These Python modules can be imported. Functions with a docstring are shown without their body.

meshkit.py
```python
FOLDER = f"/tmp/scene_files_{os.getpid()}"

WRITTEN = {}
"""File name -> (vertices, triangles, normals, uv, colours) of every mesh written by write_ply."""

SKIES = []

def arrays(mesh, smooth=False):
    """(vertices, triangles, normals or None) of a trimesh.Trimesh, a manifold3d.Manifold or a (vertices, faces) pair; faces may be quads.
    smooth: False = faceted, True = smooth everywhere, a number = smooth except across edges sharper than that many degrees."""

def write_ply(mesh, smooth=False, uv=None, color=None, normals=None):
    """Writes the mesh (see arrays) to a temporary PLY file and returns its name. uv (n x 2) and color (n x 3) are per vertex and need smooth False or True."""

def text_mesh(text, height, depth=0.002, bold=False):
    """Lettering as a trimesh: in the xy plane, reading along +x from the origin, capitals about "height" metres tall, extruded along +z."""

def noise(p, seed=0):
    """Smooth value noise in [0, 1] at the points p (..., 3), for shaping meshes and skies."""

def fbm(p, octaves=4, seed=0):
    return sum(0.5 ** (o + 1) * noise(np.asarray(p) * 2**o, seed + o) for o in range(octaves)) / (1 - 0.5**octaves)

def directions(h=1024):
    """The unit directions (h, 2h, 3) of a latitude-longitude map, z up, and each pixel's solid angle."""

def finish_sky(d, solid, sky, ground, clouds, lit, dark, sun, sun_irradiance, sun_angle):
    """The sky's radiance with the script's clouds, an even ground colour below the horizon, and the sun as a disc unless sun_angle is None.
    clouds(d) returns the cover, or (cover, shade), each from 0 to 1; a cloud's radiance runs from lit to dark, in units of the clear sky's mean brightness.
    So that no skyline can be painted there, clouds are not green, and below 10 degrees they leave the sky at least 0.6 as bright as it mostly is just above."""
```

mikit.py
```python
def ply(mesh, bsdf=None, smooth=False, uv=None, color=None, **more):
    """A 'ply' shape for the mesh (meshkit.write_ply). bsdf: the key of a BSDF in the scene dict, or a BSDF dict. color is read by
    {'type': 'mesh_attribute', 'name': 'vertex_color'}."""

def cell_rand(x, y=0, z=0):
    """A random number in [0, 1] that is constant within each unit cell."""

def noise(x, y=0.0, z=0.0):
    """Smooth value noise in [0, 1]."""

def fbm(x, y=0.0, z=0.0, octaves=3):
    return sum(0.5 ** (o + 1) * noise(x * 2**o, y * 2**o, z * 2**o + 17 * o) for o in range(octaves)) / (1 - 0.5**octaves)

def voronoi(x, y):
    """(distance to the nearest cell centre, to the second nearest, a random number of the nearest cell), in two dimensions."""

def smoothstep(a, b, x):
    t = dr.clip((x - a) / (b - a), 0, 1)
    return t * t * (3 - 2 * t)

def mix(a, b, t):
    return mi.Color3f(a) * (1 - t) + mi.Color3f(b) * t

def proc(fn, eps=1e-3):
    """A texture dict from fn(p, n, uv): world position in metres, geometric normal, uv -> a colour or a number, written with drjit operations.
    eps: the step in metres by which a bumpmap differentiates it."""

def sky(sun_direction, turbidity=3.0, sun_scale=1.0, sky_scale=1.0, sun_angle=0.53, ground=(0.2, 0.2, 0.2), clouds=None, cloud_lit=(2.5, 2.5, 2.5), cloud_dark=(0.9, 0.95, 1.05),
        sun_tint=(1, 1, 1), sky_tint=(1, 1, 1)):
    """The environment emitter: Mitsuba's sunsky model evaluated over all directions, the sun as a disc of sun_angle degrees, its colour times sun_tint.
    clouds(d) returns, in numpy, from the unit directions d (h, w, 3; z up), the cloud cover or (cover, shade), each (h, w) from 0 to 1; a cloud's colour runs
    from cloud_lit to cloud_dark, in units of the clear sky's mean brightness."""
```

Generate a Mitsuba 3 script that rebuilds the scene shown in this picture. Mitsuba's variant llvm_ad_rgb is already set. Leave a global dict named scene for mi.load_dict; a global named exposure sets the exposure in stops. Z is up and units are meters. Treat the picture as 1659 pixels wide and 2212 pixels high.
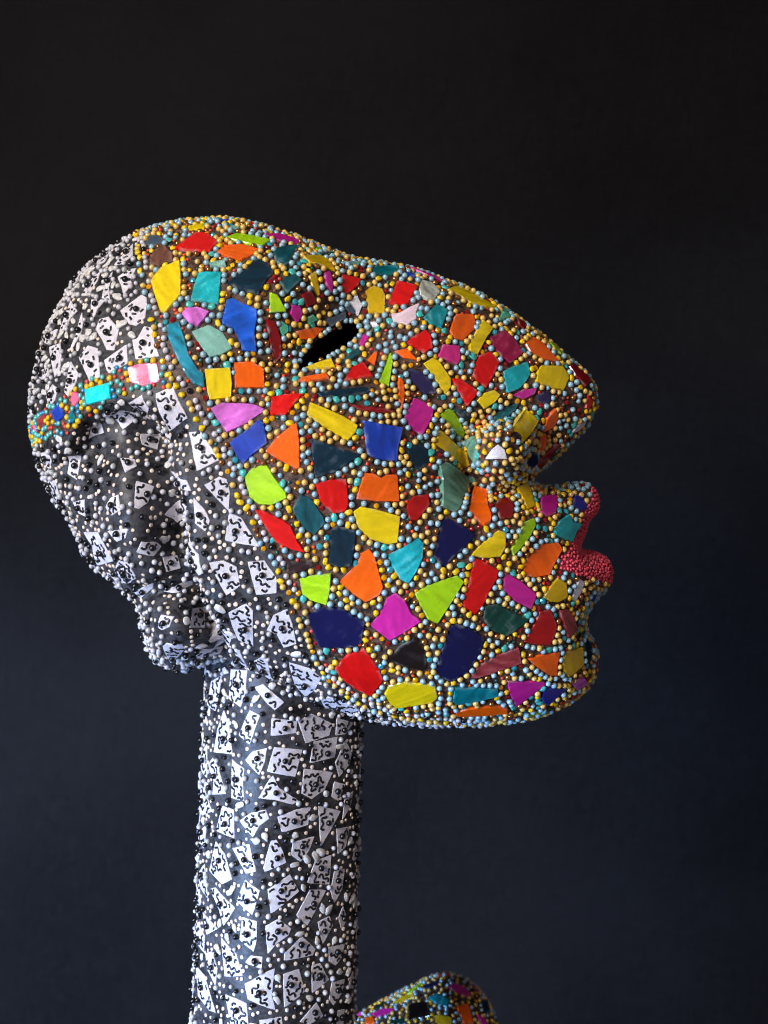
import math, numpy as np, mitsuba as mi, mikit, meshkit, trimesh, shapely
from shapely.geometry import Polygon
from scipy import ndimage, sparse
from scipy.sparse.linalg import spsolve
from scipy.spatial import cKDTree, Delaunay
from mikit import proc, noise, fbm, smoothstep, mix
T = mi.ScalarTransform4f
scene, labels = {}, {}

# ---------------------------------------------------------------- camera, light, exposure
scene['camera'] = {'type': 'thinlens', 'fov': 35.36, 'fov_axis': 'x', 'near_clip': 0.05, 'far_clip': 20.0,
                   'aperture_radius': 0.0016, 'focus_distance': 0.545,
                   'to_world': T().look_at(origin=[0, -0.6, 0], target=[0, 0, 0], up=[0, 0, 1])}
exposure = 0.1
def window(key, label, at, aim, w, h, rgb):
    """A window of the room: a bright pane in a white frame, facing the sculpture."""
    m = T().look_at(origin=at, target=aim, up=[0, 0, 1])
    scene[key + '__pane'] = {'type': 'rectangle', 'to_world': m @ T().scale([w / 2, h / 2, 1]),
                             'emitter': {'type': 'area', 'radiance': {'type': 'rgb', 'value': rgb}},
                             'bsdf': {'type': 'diffuse', 'reflectance': {'type': 'rgb', 'value': 0.1}}}
    bars = [trimesh.creation.box([w + .12, .06, .05], trimesh.transformations.translation_matrix([0, s * (h / 2 + .03), 0])) for s in (-1, 1)]
    bars += [trimesh.creation.box([.06, h, .05], trimesh.transformations.translation_matrix([s * (w / 2 + .03), 0, 0])) for s in (-1, 1)]
    fr = trimesh.util.concatenate(bars)
    fr.apply_transform(np.array(m.matrix, float))
    scene[key + '__frame'] = mikit.ply(fr, {'type': 'diffuse', 'reflectance': {'type': 'rgb', 'value': 0.75}})
    labels[key] = {'label': label, 'category': 'window', 'kind': 'structure'}


window('window', 'bright room window to the front left of the sculpture', [-0.61, -0.9, 0.28], [0, 0, 0.03], 0.42, 0.46, [21.5, 20.2, 19.4])
LOW = ([-1.5, -1.0, -0.43], [0, 0.1, -0.43])
window('window_001', 'low cool window to the left of the neck', *LOW, 1.2, 0.2, [34.0, 57.0, 102.0])
hood = trimesh.creation.box([1.9, 0.02, 0.7], trimesh.transformations.translation_matrix([0, 0.17, 0.35]))
hood.apply_transform(np.array(T().look_at(origin=LOW[0], target=LOW[1], up=[0, 0, 1]).matrix, float))
scene['window_001__lintel'] = mikit.ply(hood, {'type': 'diffuse', 'reflectance': {'type': 'rgb', 'value': 0.06}})
scene['room_light'] = {'type': 'constant', 'radiance': {'type': 'rgb', 'value': [0.13, 0.112, 0.117]}}


# ---------------------------------------------------------------- measured outlines, in millimetres (x along the profile, z up)
OUTLINE = [(-172.5,59.9),(-172.3,61.1),(-170.5,65.5),(-168.1,77.6),(-165.8,84.4),(-162.2,92.4),(-153.5,109.7),(-152.7,111.2),(-148.6,116.4),(-141.8,122.7),(-136.7,126.8),(-129.1,132.0),(-123.0,135.2),(-117.3,137.6),(-104.6,141.0),(-94.6,142.7),(-81.3,143.5),(-79.5,143.8),(-72.4,143.2),(-69.2,142.3),(-60.5,140.4),(-49.5,137.0),(-44.1,135.2),(-37.0,132.4),(-30.0,129.3),(-29.8,129.1),(-21.0,126.2),(-17.4,124.7),(-5.2,122.6),(10.3,120.5),(14.9,119.3),(20.1,117.6),(30.8,113.3),(37.2,111.6),(44.8,108.3),(54.9,103.0),(60.8,99.5),(71.4,92.0),(76.3,88.2),(83.3,83.0),(90.5,76.5),(96.1,72.2),(100.4,68.3),(104.0,63.1),(105.1,57.5),(105.2,52.8),(104.1,49.6),(102.2,45.5),(99.6,41.3),(95.4,38.0),(86.9,29.3),(83.2,26.3),(78.6,22.0),(74.1,19.1),(71.9,16.7),(71.5,15.7),(71.7,15.0),(72.1,14.5),(75.2,12.6),(78.8,12.0),(84.6,12.2),(90.2,13.0),(98.3,13.7),(101.1,13.1),(102.5,12.7),(105.0,10.6),(106.3,7.3),(106.5,3.9),(106.2,1.2),(104.6,-1.5),(101.4,-4.1),(98.0,-13.2),(95.9,-17.0),(96.2,-18.2),(97.2,-18.8),(103.5,-20.0),(107.3,-21.0),(110.9,-23.4),(112.9,-26.8),(112.9,-28.1),(113.3,-30.8),(112.9,-33.5),(112.2,-35.6),(109.8,-38.2),(106.0,-41.1),(102.2,-45.1),(99.3,-50.3),(98.1,-54.5),(98.3,-55.3),(98.7,-56.0),(100.2,-60.5),(100.8,-60.9),(103.1,-64.4),(104.6,-68.9),(105.2,-72.2),(105.3,-73.8),(104.5,-78.5),(102.7,-83.6),(99.5,-87.6),(95.3,-91.5),(90.2,-94.7),(85.1,-97.2),(78.8,-99.7),(71.9,-101.7),(63.2,-103.2),(47.0,-104.6),(27.3,-105.0),(13.9,-104.4),(-3.3,-103.0),(-12.7,-100.4),(-31.2,-95.8),(-42.8,-91.9),(-52.5,-87.6),(-60.9,-82.2),(-67.7,-76.7),(-73.5,-72.8),(-74.0,-72.6),(-79.3,-71.7),(-80.2,-72.2),(-90.5,-75.9),(-96.4,-77.3),(-99.8,-78.6),(-101.4,-78.9),(-102.8,-78.3),(-105.7,-77.6),(-110.1,-75.6),(-111.3,-74.8),(-112.0,-73.8),(-115.0,-70.4),(-117.9,-64.1),(-118.7,-58.9),(-119.1,-57.4),(-119.0,-56.0),(-118.3,-52.8),(-117.9,-52.0),(-117.9,-51.3),(-119.3,-46.6),(-122.5,-42.4),(-123.1,-42.0),(-134.4,-32.5),(-134.9,-32.5),(-138.9,-30.0),(-140.0,-29.1),(-144.1,-24.9),(-147.0,-20.6),(-147.2,-19.1),(-148.9,-13.9),(-150.6,-7.7),(-151.4,-6.9),(-154.7,-1.9),(-155.4,-1.7),(-157.9,0.7),(-158.9,2.0),(-162.0,6.7),(-162.4,8.1),(-164.6,12.6),(-164.9,12.8),(-166.4,15.3),(-168.6,21.6),(-168.7,23.0),(-170.2,30.3),(-170.5,30.7),(-171.7,34.3),(-172.6,38.9),(-172.7,48.8)]
OUTLINE_2 = [(-21.7,-335.2),(-18.8,-324.3),(-17.6,-323.2),(-15.7,-323.6),(-8.4,-320.4),(1.6,-316.6),(1.9,-316.3),(9.8,-312.3),(18.7,-307.4),(20.4,-306.1),(24.7,-303.4),(31.4,-300.4),(37.3,-298.3),(43.3,-298.6),(48.8,-299.5),(50.5,-299.5),(51.7,-299.8),(53.0,-300.5),(54.3,-300.9),(55.5,-301.6),(58.9,-304.6),(62.8,-308.8),(64.2,-310.0),(67.5,-314.6),(71.4,-324.5),(73.4,-337.2),(73.6,-339.0),(72.5,-360.2),(72.2,-362.1),(71.3,-363.7),(65.5,-383.2),(64.5,-384.6),(63.1,-385.8),(59.8,-390.7),(58.4,-390.4),(57.8,-389.7),(42.3,-391.6),(-4.3,-391.6),(-16.3,-389.8),(-17.0,-391.6),(-18.8,-391.4),(-24.7,-374.8),(-25.7,-373.1),(-25.9,-371.3),(-26.7,-350.3),(-25.9,-348.4)]
NECK_TOP, NECK_LOW = (np.float64(-50.3), np.float64(34.9)),(np.float64(-55.6), np.float64(36.1))
EYE = [(-37.8,65.9),(-33.8,71.5),(-29.5,76.9),(-22.9,82.4),(-16.6,86.5),(-13.6,85.8),(-12.2,82.6),(-15.0,79.1),(-19.8,75.5),(-26.1,71.1),(-31.4,67.8),(-36.1,64.5)]
BND = [(-122.1,142.5),(-113.8,126.5),(-110.5,115.1),(-107.2,104.7),(-105.4,99.2),(-102.9,90.2),(-99.5,81.6),(-97.3,70.5),(-93.3,61.3),(-88.4,54.0),(-83.6,48.3),(-80.1,40.9),(-76.9,35.1),(-73.1,29.9),(-69.4,22.5),(-64.8,15.2),(-62.2,6.3),(-57.0,-0.5),(-54.9,-7.9),(-51.4,-14.8),(-47.1,-20.0),(-43.9,-29.3),(-39.8,-36.8),(-37.8,-44.9),(-34.2,-50.9),(-31.3,-59.4),(-28.8,-66.8),(-25.3,-74.0),(-20.4,-79.0),(-15.1,-83.7),(-7.4,-88.8),(0.5,-92.7),(8.9,-94.7),(23.3,-97.1),(44.6,-101.0)]
BAND = [(-91.5,61.5),(-100.6,66.5),(-112.6,65.2),(-122.7,61.1),(-132.4,57.4),(-149.1,48.8),(-154.3,47.7),(-166.7,41.6),(-183.8,37.5),(-183.8,26.2),(-175.1,31.2),(-157.7,33.1),(-141.9,35.2),(-133.1,41.3),(-122.2,47.4),(-112.1,51.6),(-101.3,53.9),(-92.5,53.8),(-85.9,51.1)]
LIP = [(102.8,14.2),(102.9,9.1),(100.5,3.7),(96.7,-1.0),(96.0,-5.7),(92.9,-9.7),(89.0,-13.7),(87.4,-18.1),(82.8,-21.4),(82.8,-25.9),(86.7,-27.0),(90.5,-28.9),(94.6,-29.7),(101.9,-30.9),(105.7,-32.7),(109.7,-33.7),(117.5,-35.0),(126.2,-34.8),(126.2,16.9),(108.8,17.5)]
# tiles: corner points on the surface, tenths of a millimetre
GLASS = """yel -1038,-619,1026 -998,-590,1086 -918,-578,1121 -904,-631,1040 -899,-675,957 -961,-704,874 -981,-698,883 -1008,-665,948
tur -848,-693,927 -840,-663,991 -824,-627,1057 -797,-625,1063 -726,-630,1062 -725,-674,989 -727,-705,914 -791,-698,923
tea -689,-668,1006 -613,-627,1073 -571,-571,1134 -524,-595,1107 -493,-639,1060 -527,-676,1010 -552,-698,955 -627,-690,975
blu -708,-725,821 -690,-703,928 -668,-702,936 -625,-709,914 -562,-705,888 -562,-704,845 -572,-705,787 -562,-703,704 -618,-722,707 -640,-721,773 -661,-722,805
red -945,-517,1195 -917,-489,1228 -859,-434,1282 -806,-451,1270 -760,-504,1219 -787,-545,1175 -886,-540,1176
org -753,-553,1165 -719,-518,1203 -650,-497,1215 -574,-507,1194 -600,-550,1157 -641,-576,1133 -691,-570,1142
lim -726,-466,1253 -682,-418,1286 -610,-413,1276 -531,-413,1256 -557,-484,1210 -624,-483,1224
mag -563,-372,1291 -495,-306,1306 -422,-294,1286 -390,-348,1248 -455,-384,1252 -510,-392,1264
gry -1097,-444,1227 -1088,-376,1285 -1044,-402,1279 -1005,-459,1240 -1042,-473,1218
brn -1053,-559,1114 -1049,-507,1180 -1005,-489,1212 -961,-537,1168 -953,-569,1129 -1005,-578,1102
gte -502,-516,1173 -471,-456,1211 -393,-380,1233 -418,-493,1172 -429,-561,1125 -448,-600,1095 -482,-582,1115
yeo -370,-495,1158 -302,-423,1178 -268,-425,1164 -227,-486,1102 -275,-507,1114 -340,-528,1127
yel -916,-360,1331 -850,-342,1346 -837,-393,1314 -903,-402,1304
lil -882,-715,865 -865,-707,890 -817,-707,895 -768,-715,875 -788,-724,842 -813,-733,809 -856,-727,831
tub -949,-726,815 -899,-725,831 -874,-745,765 -850,-763,683 -807,-772,614 -786,-772,601 -780,-778,540 -821,-780,555 -869,-774,613 -914,-757,705 -938,-743,760
aqu -835,-740,784 -766,-729,815 -707,-731,783 -665,-733,714 -710,-747,685 -756,-757,673 -799,-751,727
yel -776,-769,617 -673,-748,625 -664,-756,558 -666,-767,499 -753,-780,487 -764,-777,529
org -651,-738,649 -582,-716,655 -532,-705,622 -527,-731,542 -646,-755,542
gte -464,-668,1012 -439,-648,1037 -403,-625,1055 -370,-625,1031 -396,-646,1005 -432,-668,963
lim -502,-690,965 -473,-684,955 -438,-661,889 -505,-690,879
mar -520,-692,847 -490,-678,839 -465,-657,767 -459,-659,691 -484,-678,657 -501,-675,727
mag -412,-652,918 -381,-631,916 -371,-616,886 -392,-622,847 -417,-647,881
min -456,-662,841 -434,-646,828 -434,-642,801 -454,-653,784 -464,-661,809
yeo -340,-594,1058 -315,-563,1081 -297,-576,975 -323,-600,1003
mar -370,-633,964 -334,-608,990 -308,-578,942 -350,-608,920
min -351,-594,868 -325,-577,887 -307,-556,869 -341,-581,848
org -393,-615,805 -315,-557,833 -283,-531,829 -325,-565,780 -377,-602,775
aqu -779,-597,1106 -716,-584,1126 -707,-608,1093 -773,-606,1094
gry -269,-523,872 -183,-467,920 -183,-464,892 -248,-504,847
mag -274,-539,1078 -253,-512,1094 -239,-528,1025 -247,-533,991 -268,-551,1037
red -197,-475,1087 -112,-421,1078 -122,-438,1047 -172,-473,1002 -193,-490,1010
yeo -84,-420,1020 -50,-398,1049 -11,-389,1034 3,-397,1004 1,-431,920 -69,-430,917 -78,-424,966
wht -161,-460,960 -128,-444,1001 -120,-439,980 -106,-433,953 -122,-440,907 -145,-447,928
gry -183,-468,930 -161,-459,954 -139,-445,929 -145,-446,912
red 23,-410,968 63,-341,1080 126,-333,1067 154,-335,1055 107,-415,959 51,-415,959
pal 165,-349,1035 178,-288,1093 225,-277,1083 263,-317,1036 232,-375,986 198,-386,984 170,-376,1002
pnk 37,-444,904 73,-443,912 118,-425,943 164,-406,966 146,-440,918 148,-460,887 106,-479,856 45,-464,870
wht -61,-445,873 -39,-448,872 -23,-461,851 -50,-456,852
tuq 179,-456,888 243,-393,960 293,-392,935 262,-456,843 217,-464,859
red 105,-520,768 127,-510,791 189,-486,828 211,-492,799 219,-504,748 182,-520,721
tuq -56,-349,1126 -45,-299,1156 6,-247,1170 65,-182,1183 67,-270,1142 29,-323,1114 -39,-364,1104
aqu -186,-381,1157 -114,-301,1175 -124,-358,1147 -152,-377,1146
mag 123,-188,1167 172,-186,1153 259,-117,1140 286,-197,1104 203,-230,1121 152,-214,1147
lim -21,-592,584 6,-551,654 28,-531,719 36,-541,677 17,-583,563
red -177,-654,577 -141,-595,643 -98,-565,668 -54,-594,605 -118,-628,590
yel -365,-650,628 -292,-609,663 -239,-580,683 -221,-613,641 -301,-635,633
org -378,-691,573 -363,-679,588 -258,-648,607 -246,-662,587 -346,-690,568
gte -190,-585,666 -159,-540,710 -121,-512,741 -107,-530,717 -147,-560,685
mag -113,-499,759 -94,-469,811 -72,-481,795 -93,-504,753
org -73,-548,687 -43,-526,723 -32,-529,717 -43,-557,664
org 50,-530,728 105,-527,739 149,-529,689 88,-534,700
yel 182,-523,674 221,-510,700 249,-501,687 300,-483,612 300,-483,573 277,-489,542 232,-506,609
nvp 110,-534,650 166,-524,635 210,-511,598 238,-501,544 177,-519,536 127,-531,590
org 63,-548,605 80,-546,589 88,-561,527 76,-599,458 66,-584,503
tea -292,-715,517 -171,-674,543 -59,-626,553 -75,-649,524 -181,-696,508 -270,-720,501
mar -159,-706,470 -106,-689,466 44,-625,445 -21,-663,437 -117,-699,449
yel 299,-282,1049 358,-160,1092 427,-133,1071 471,-178,1027 519,-164,1006 547,-178,981 483,-244,972 405,-288,985 353,-285,1020
min 545,-265,903 584,-99,994 605,-185,936
org 324,-400,898 336,-382,918 413,-331,926 424,-340,902 416,-371,852 361,-423,794 321,-443,799 304,-442,830
yel 459,-322,897 509,-312,864 474,-355,815 430,-404,732 393,-419,744 396,-408,779 433,-363,848
mrm 500,-340,817 566,-282,860 612,-280,820 651,-296,749 588,-345,697 542,-354,730 508,-354,775
org 672,-256,800 714,-195,838 763,-179,811 797,-189,769 838,-189,725 767,-241,724 694,-267,758
lim 800,-111,828 834,-96,807 868,-106,770 851,-142,763 816,-138,799
mar 641,-150,933 684,-122,915 667,-202,872 643,-204,889
mgp 246,-500,708 269,-480,764 341,-443,763 346,-453,700 331,-464,677
red 408,-435,638 442,-400,724 492,-371,745 535,-366,700 510,-391,646 468,-422,575 417,-436,613
tur 557,-369,654 605,-342,680 676,-300,708 686,-314,649 663,-333,613 627,-356,576 573,-383,554 559,-382,596
yel 723,-291,663 746,-268,692 855,-191,701 890,-190,652 855,-233,583 798,-267,591 715,-308,613
mar 892,-159,702 919,-116,716 1003,-78,653 1008,-81,640 968,-144,604 917,-168,654
red 311,-479,608 342,-467,610 422,-442,562 424,-443,545 381,-459,488 336,-471,559
yel 430,-445,512 462,-429,547 508,-408,563 535,-400,544 508,-412,509 462,-426,480
mag 603,-369,544 650,-346,572 714,-314,581 705,-320,557 651,-343,532
nvp 717,-313,547 773,-283,572 788,-277,544 778,-282,509 736,-303,525
mag 89,-610,418 134,-542,511 179,-527,493 218,-519,461 214,-530,432 168,-594,343 122,-610,372
lim 254,-507,440 291,-482,472 314,-470,465 369,-396,370 357,-398,341 303,-475,392
tea 320,-470,482 370,-457,466 400,-435,440 372,-434,423 337,-460,455
red 408,-397,381 437,-392,415 487,-396,454 470,-393,432 431,-393,398
gte 493,-421,413 522,-380,455 563,-367,485 628,-346,509 611,-339,476 560,-397,432
yel 583,-526,383 646,-332,468 711,-318,415 670,-421,357 617,-563,307 585,-586,341
org 753,-257,385 767,-279,446 810,-261,494 826,-233,450 804,-225,410
wht 910,-136,393 934,-136,422 988,-95,449 979,-78,420 939,-102,395
yeo 233,-573,301 248,-535,372 306,-485,323 372,-412,276 378,-406,215 367,-409,204 304,-525,254
aqg 240,-591,202 274,-571,222 315,-522,205 374,-383,154 380,-370,131 353,-538,62 321,-610,1 249,-633,26 252,-578,148
org 384,-565,7 417,-369,103 473,-407,94 470,-515,29 483,-547,-21 477,-557,-48 449,-567,-61 416,-572,-42
mar 509,-513,23 524,-461,54 572,-431,60 594,-458,35 581,-509,-26 523,-539,-34
yeo 617,-375,109 668,-333,129 684,-342,92 696,-402,24 654,-444,10 637,-405,63
mag 728,-368,30 742,-308,67 813,-231,74 819,-267,47 800,-340,-10 748,-393,-24 724,-399,-4
blv 897,-229,25 922,-161,75 954,-150,66 983,-152,13 939,-203,4
tur 785,-386,-83 820,-343,-44 869,-283,-16 886,-282,-50 936,-222,-62 905,-269,-96 882,-307,-142 798,-380,-112
nav 215,-683,-191 232,-671,-149 254,-646,-47 271,-635,-26 326,-620,-53 400,-598,-102 369,-619,-145 308,-651,-198 264,-674,-242
yel 391,-617,-193 430,-595,-151 516,-552,-86 544,-541,-97 544,-548,-158 520,-562,-201 441,-598,-205
lim 573,-533,-174 608,-511,-120 639,-482,-49 688,-443,-32 696,-448,-60 668,-474,-110 608,-512,-175 584,-527,-194
org 634,-499,-253 656,-475,-210 729,-426,-150 804,-373,-146 823,-361,-177 791,-383,-224 757,-430,-290 684,-479,-298 648,-500,-292
wht 455,-625,239 480,-651,275 507,-645,297 535,-639,276 545,-638,238
aqg 388,-428,326 418,-465,346 428,-560,302 435,-540,204 401,-477,257
nav 650,-434,231 669,-420,276 713,-290,277 724,-244,239 687,-311,210
mar 717,-254,232 765,-195,276 829,-161,336 849,-144,331 807,-150,284 755,-144,219
red 351,-650,-415 384,-630,-287 402,-615,-209 430,-604,-218 508,-573,-263 502,-579,-301 463,-599,-359 440,-609,-413 401,-625,-455
mag 534,-566,-345 548,-555,-277 623,-521,-320 687,-493,-372 690,-492,-388 664,-505,-440 588,-541,-401
grn 443,-603,-473 451,-603,-424 508,-577,-415 577,-544,-456 653,-507,-489 601,-526,-529 550,-542,-560 481,-578,-529
rdk 640,-500,-592 682,-490,-521 711,-480,-456 760,-451,-453 794,-422,-528 780,-428,-578 762,-434,-613 696,-472,-606
mrp 806,-419,-455 848,-384,-452 883,-340,-501 902,-306,-556 850,-368,-584 829,-395,-519
yeo 729,-471,-390 760,-448,-347 798,-417,-309 840,-397,-333 847,-390,-396 803,-423,-416 765,-449,-411
wht 877,-362,-409 886,-357,-381 911,-343,-314 938,-313,-332 920,-321,-383 894,-343,-416
nav 234,-609,-700 254,-639,-626 296,-663,-500 318,-656,-495 407,-613,-531 444,-588,-566 426,-579,-633 373,-564,-716 297,-560,-761 263,-579,-742
mrp 391,-541,-747 423,-555,-696 506,-539,-648 608,-508,-616 625,-480,-689 537,-501,-714 458,-519,-739 408,-532,-751
org 660,-472,-673 709,-454,-659 813,-391,-649 803,-383,-706 800,-361,-760 769,-382,-757 718,-426,-723
yeo 831,-367,-691 852,-358,-653 936,-258,-644 944,-243,-730 865,-305,-776 843,-337,-746
tea 948,-239,-638 972,-178,-609 1001,-148,-654 997,-172,-704 966,-216,-727
mrp 1015,-137,-755 1033,-91,-698 1044,-66,-736 1021,-89,-808
tuq 315,-472,-862 320,-532,-792 405,-503,-796 520,-453,-809 519,-426,-844 443,-436,-862 330,-450,-879
mag 566,-461,-772 741,-382,-786 748,-368,-802 682,-356,-857 619,-330,-907 586,-403,-844
blv 742,-309,-876 751,-345,-830 794,-325,-825 867,-258,-840 826,-260,-872 777,-240,-918
lil 890,-259,-814 948,-217,-785 985,-138,-831 923,-195,-852
org 334,-394,-925 384,-403,-909 516,-374,-900 576,-337,-914 580,-298,-943 457,-328,-950 341,-359,-947
lil -746,-781,446 -705,-776,470 -576,-761,468 -523,-763,447 -533,-767,431 -600,-778,383 -678,-781,346 -720,-781,404
red -491,-768,423 -490,-744,496 -436,-734,508 -357,-726,511 -387,-746,475 -428,-768,418
yel -334,-762,421 -322,-740,476 -266,-740,454 -177,-733,413 -119,-725,376 -129,-738,344 -160,-756,311 -249,-766,363
blr -668,-780,299 -610,-781,341 -538,-774,399 -521,-777,378 -505,-785,299 -568,-783,251 -610,-779,210 -642,-780,252
org -510,-786,262 -458,-785,325 -380,-775,383 -369,-785,325 -366,-790,194 -379,-790,188 -458,-788,230
tea -311,-783,314 -238,-778,288 -170,-766,268 -108,-750,248 -160,-769,210 -217,-781,173 -295,-787,152 -308,-789,230
blr -95,-709,399 -18,-680,385 78,-635,372 57,-672,284 51,-687,224 -13,-716,228 -71,-737,248
lim -603,-776,152 -568,-780,189 -510,-785,204 -479,-784,152 -427,-780,84 -422,-779,63 -485,-773,34 -543,-770,37 -580,-771,68
red -295,-785,120 -243,-783,136 -167,-772,142 -157,-765,37 -170,-764,5 -218,-768,-5 -270,-776,42
org -120,-759,58 -92,-753,153 -86,-751,169 -44,-736,164 -13,-725,146 14,-713,162 54,-695,162 64,-703,48 -28,-735,48
gte -393,-774,16 -359,-781,76 -317,-779,58 -265,-769,-21 -257,-766,-47 -302,-763,-95 -333,-765,-79 -375,-770,-26
red -557,-767,8 -522,-768,5 -438,-767,-37 -407,-766,-58 -381,-760,-121 -347,-755,-174 -408,-756,-158 -471,-757,-126 -512,-762,-63
yel -131,-758,0 -102,-753,21 -39,-738,10 67,-708,-21 56,-719,-133 14,-728,-140 -60,-740,-116 -113,-750,-63
tea -228,-761,-79 -202,-761,-61 -123,-751,-84 -131,-748,-148 -145,-744,-232 -192,-746,-238 -239,-749,-222
dbr -429,-751,-200 -398,-750,-216 -287,-750,-222 -345,-746,-253 -409,-744,-264
tea 103,-652,269 155,-616,303 193,-605,271 198,-613,222 149,-643,183 116,-654,225
rdk 99,-692,29 132,-674,69 192,-645,75 197,-653,32 142,-684,-37 110,-695,-32
org -191,-740,-304 -154,-742,-266 -112,-743,-224 -101,-743,-182 -64,-740,-164 -43,-737,-193 -27,-735,-256 -6,-732,-330 -22,-730,-362 -80,-729,-392 -133,-734,-357
tur 18,-729,-188 63,-720,-167 111,-706,-141 148,-693,-117 170,-690,-141 164,-700,-205 137,-712,-263 105,-720,-310 73,-725,-294 36,-728,-235
lim 137,-714,-358 185,-705,-327 261,-681,-302 321,-657,-284 349,-648,-309 315,-665,-367 266,-680,-441 234,-682,-489 196,-693,-472 164,-706,-417
lim -365,-741,-293 -312,-744,-277 -233,-744,-269 -239,-735,-346 -253,-724,-405 -319,-727,-384 -356,-731,-357
nav -330,-710,-449 -282,-720,-419 -186,-723,-419 -144,-718,-448 -86,-711,-481 -102,-680,-574 -135,-670,-591 -253,-656,-598 -291,-654,-593 -311,-681,-531
mag -59,-707,-497 -17,-718,-448 15,-727,-378 52,-726,-355 89,-720,-384 116,-710,-443 159,-698,-479 84,-694,-530 26,-686,-563 -12,-696,-535
blk 15,-647,-653 79,-676,-585 143,-683,-550 165,-670,-581 188,-635,-660 178,-612,-706 85,-632,-682
red -218,-600,-697 -162,-648,-631 -87,-668,-602 -60,-651,-642 -23,-620,-700 -4,-584,-753 -62,-506,-833 -138,-539,-787 -192,-572,-739
yel 5,-526,-822 24,-567,-777 92,-583,-759 229,-559,-779 242,-504,-842 221,-480,-868 60,-448,-895 27,-479,-868
ppk -1114,-734,626 -1059,-745,643 -988,-759,647 -972,-771,567 -1039,-765,546 -1100,-747,564
tcy -1323,-659,541 -1203,-713,565 -1192,-729,497 -1308,-677,475
blr -1504,-526,456 -1454,-571,483 -1432,-591,429 -1475,-552,405
mrp -1606,-403,433 -1552,-475,449 -1549,-475,405 -1580,-433,386"""
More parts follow.
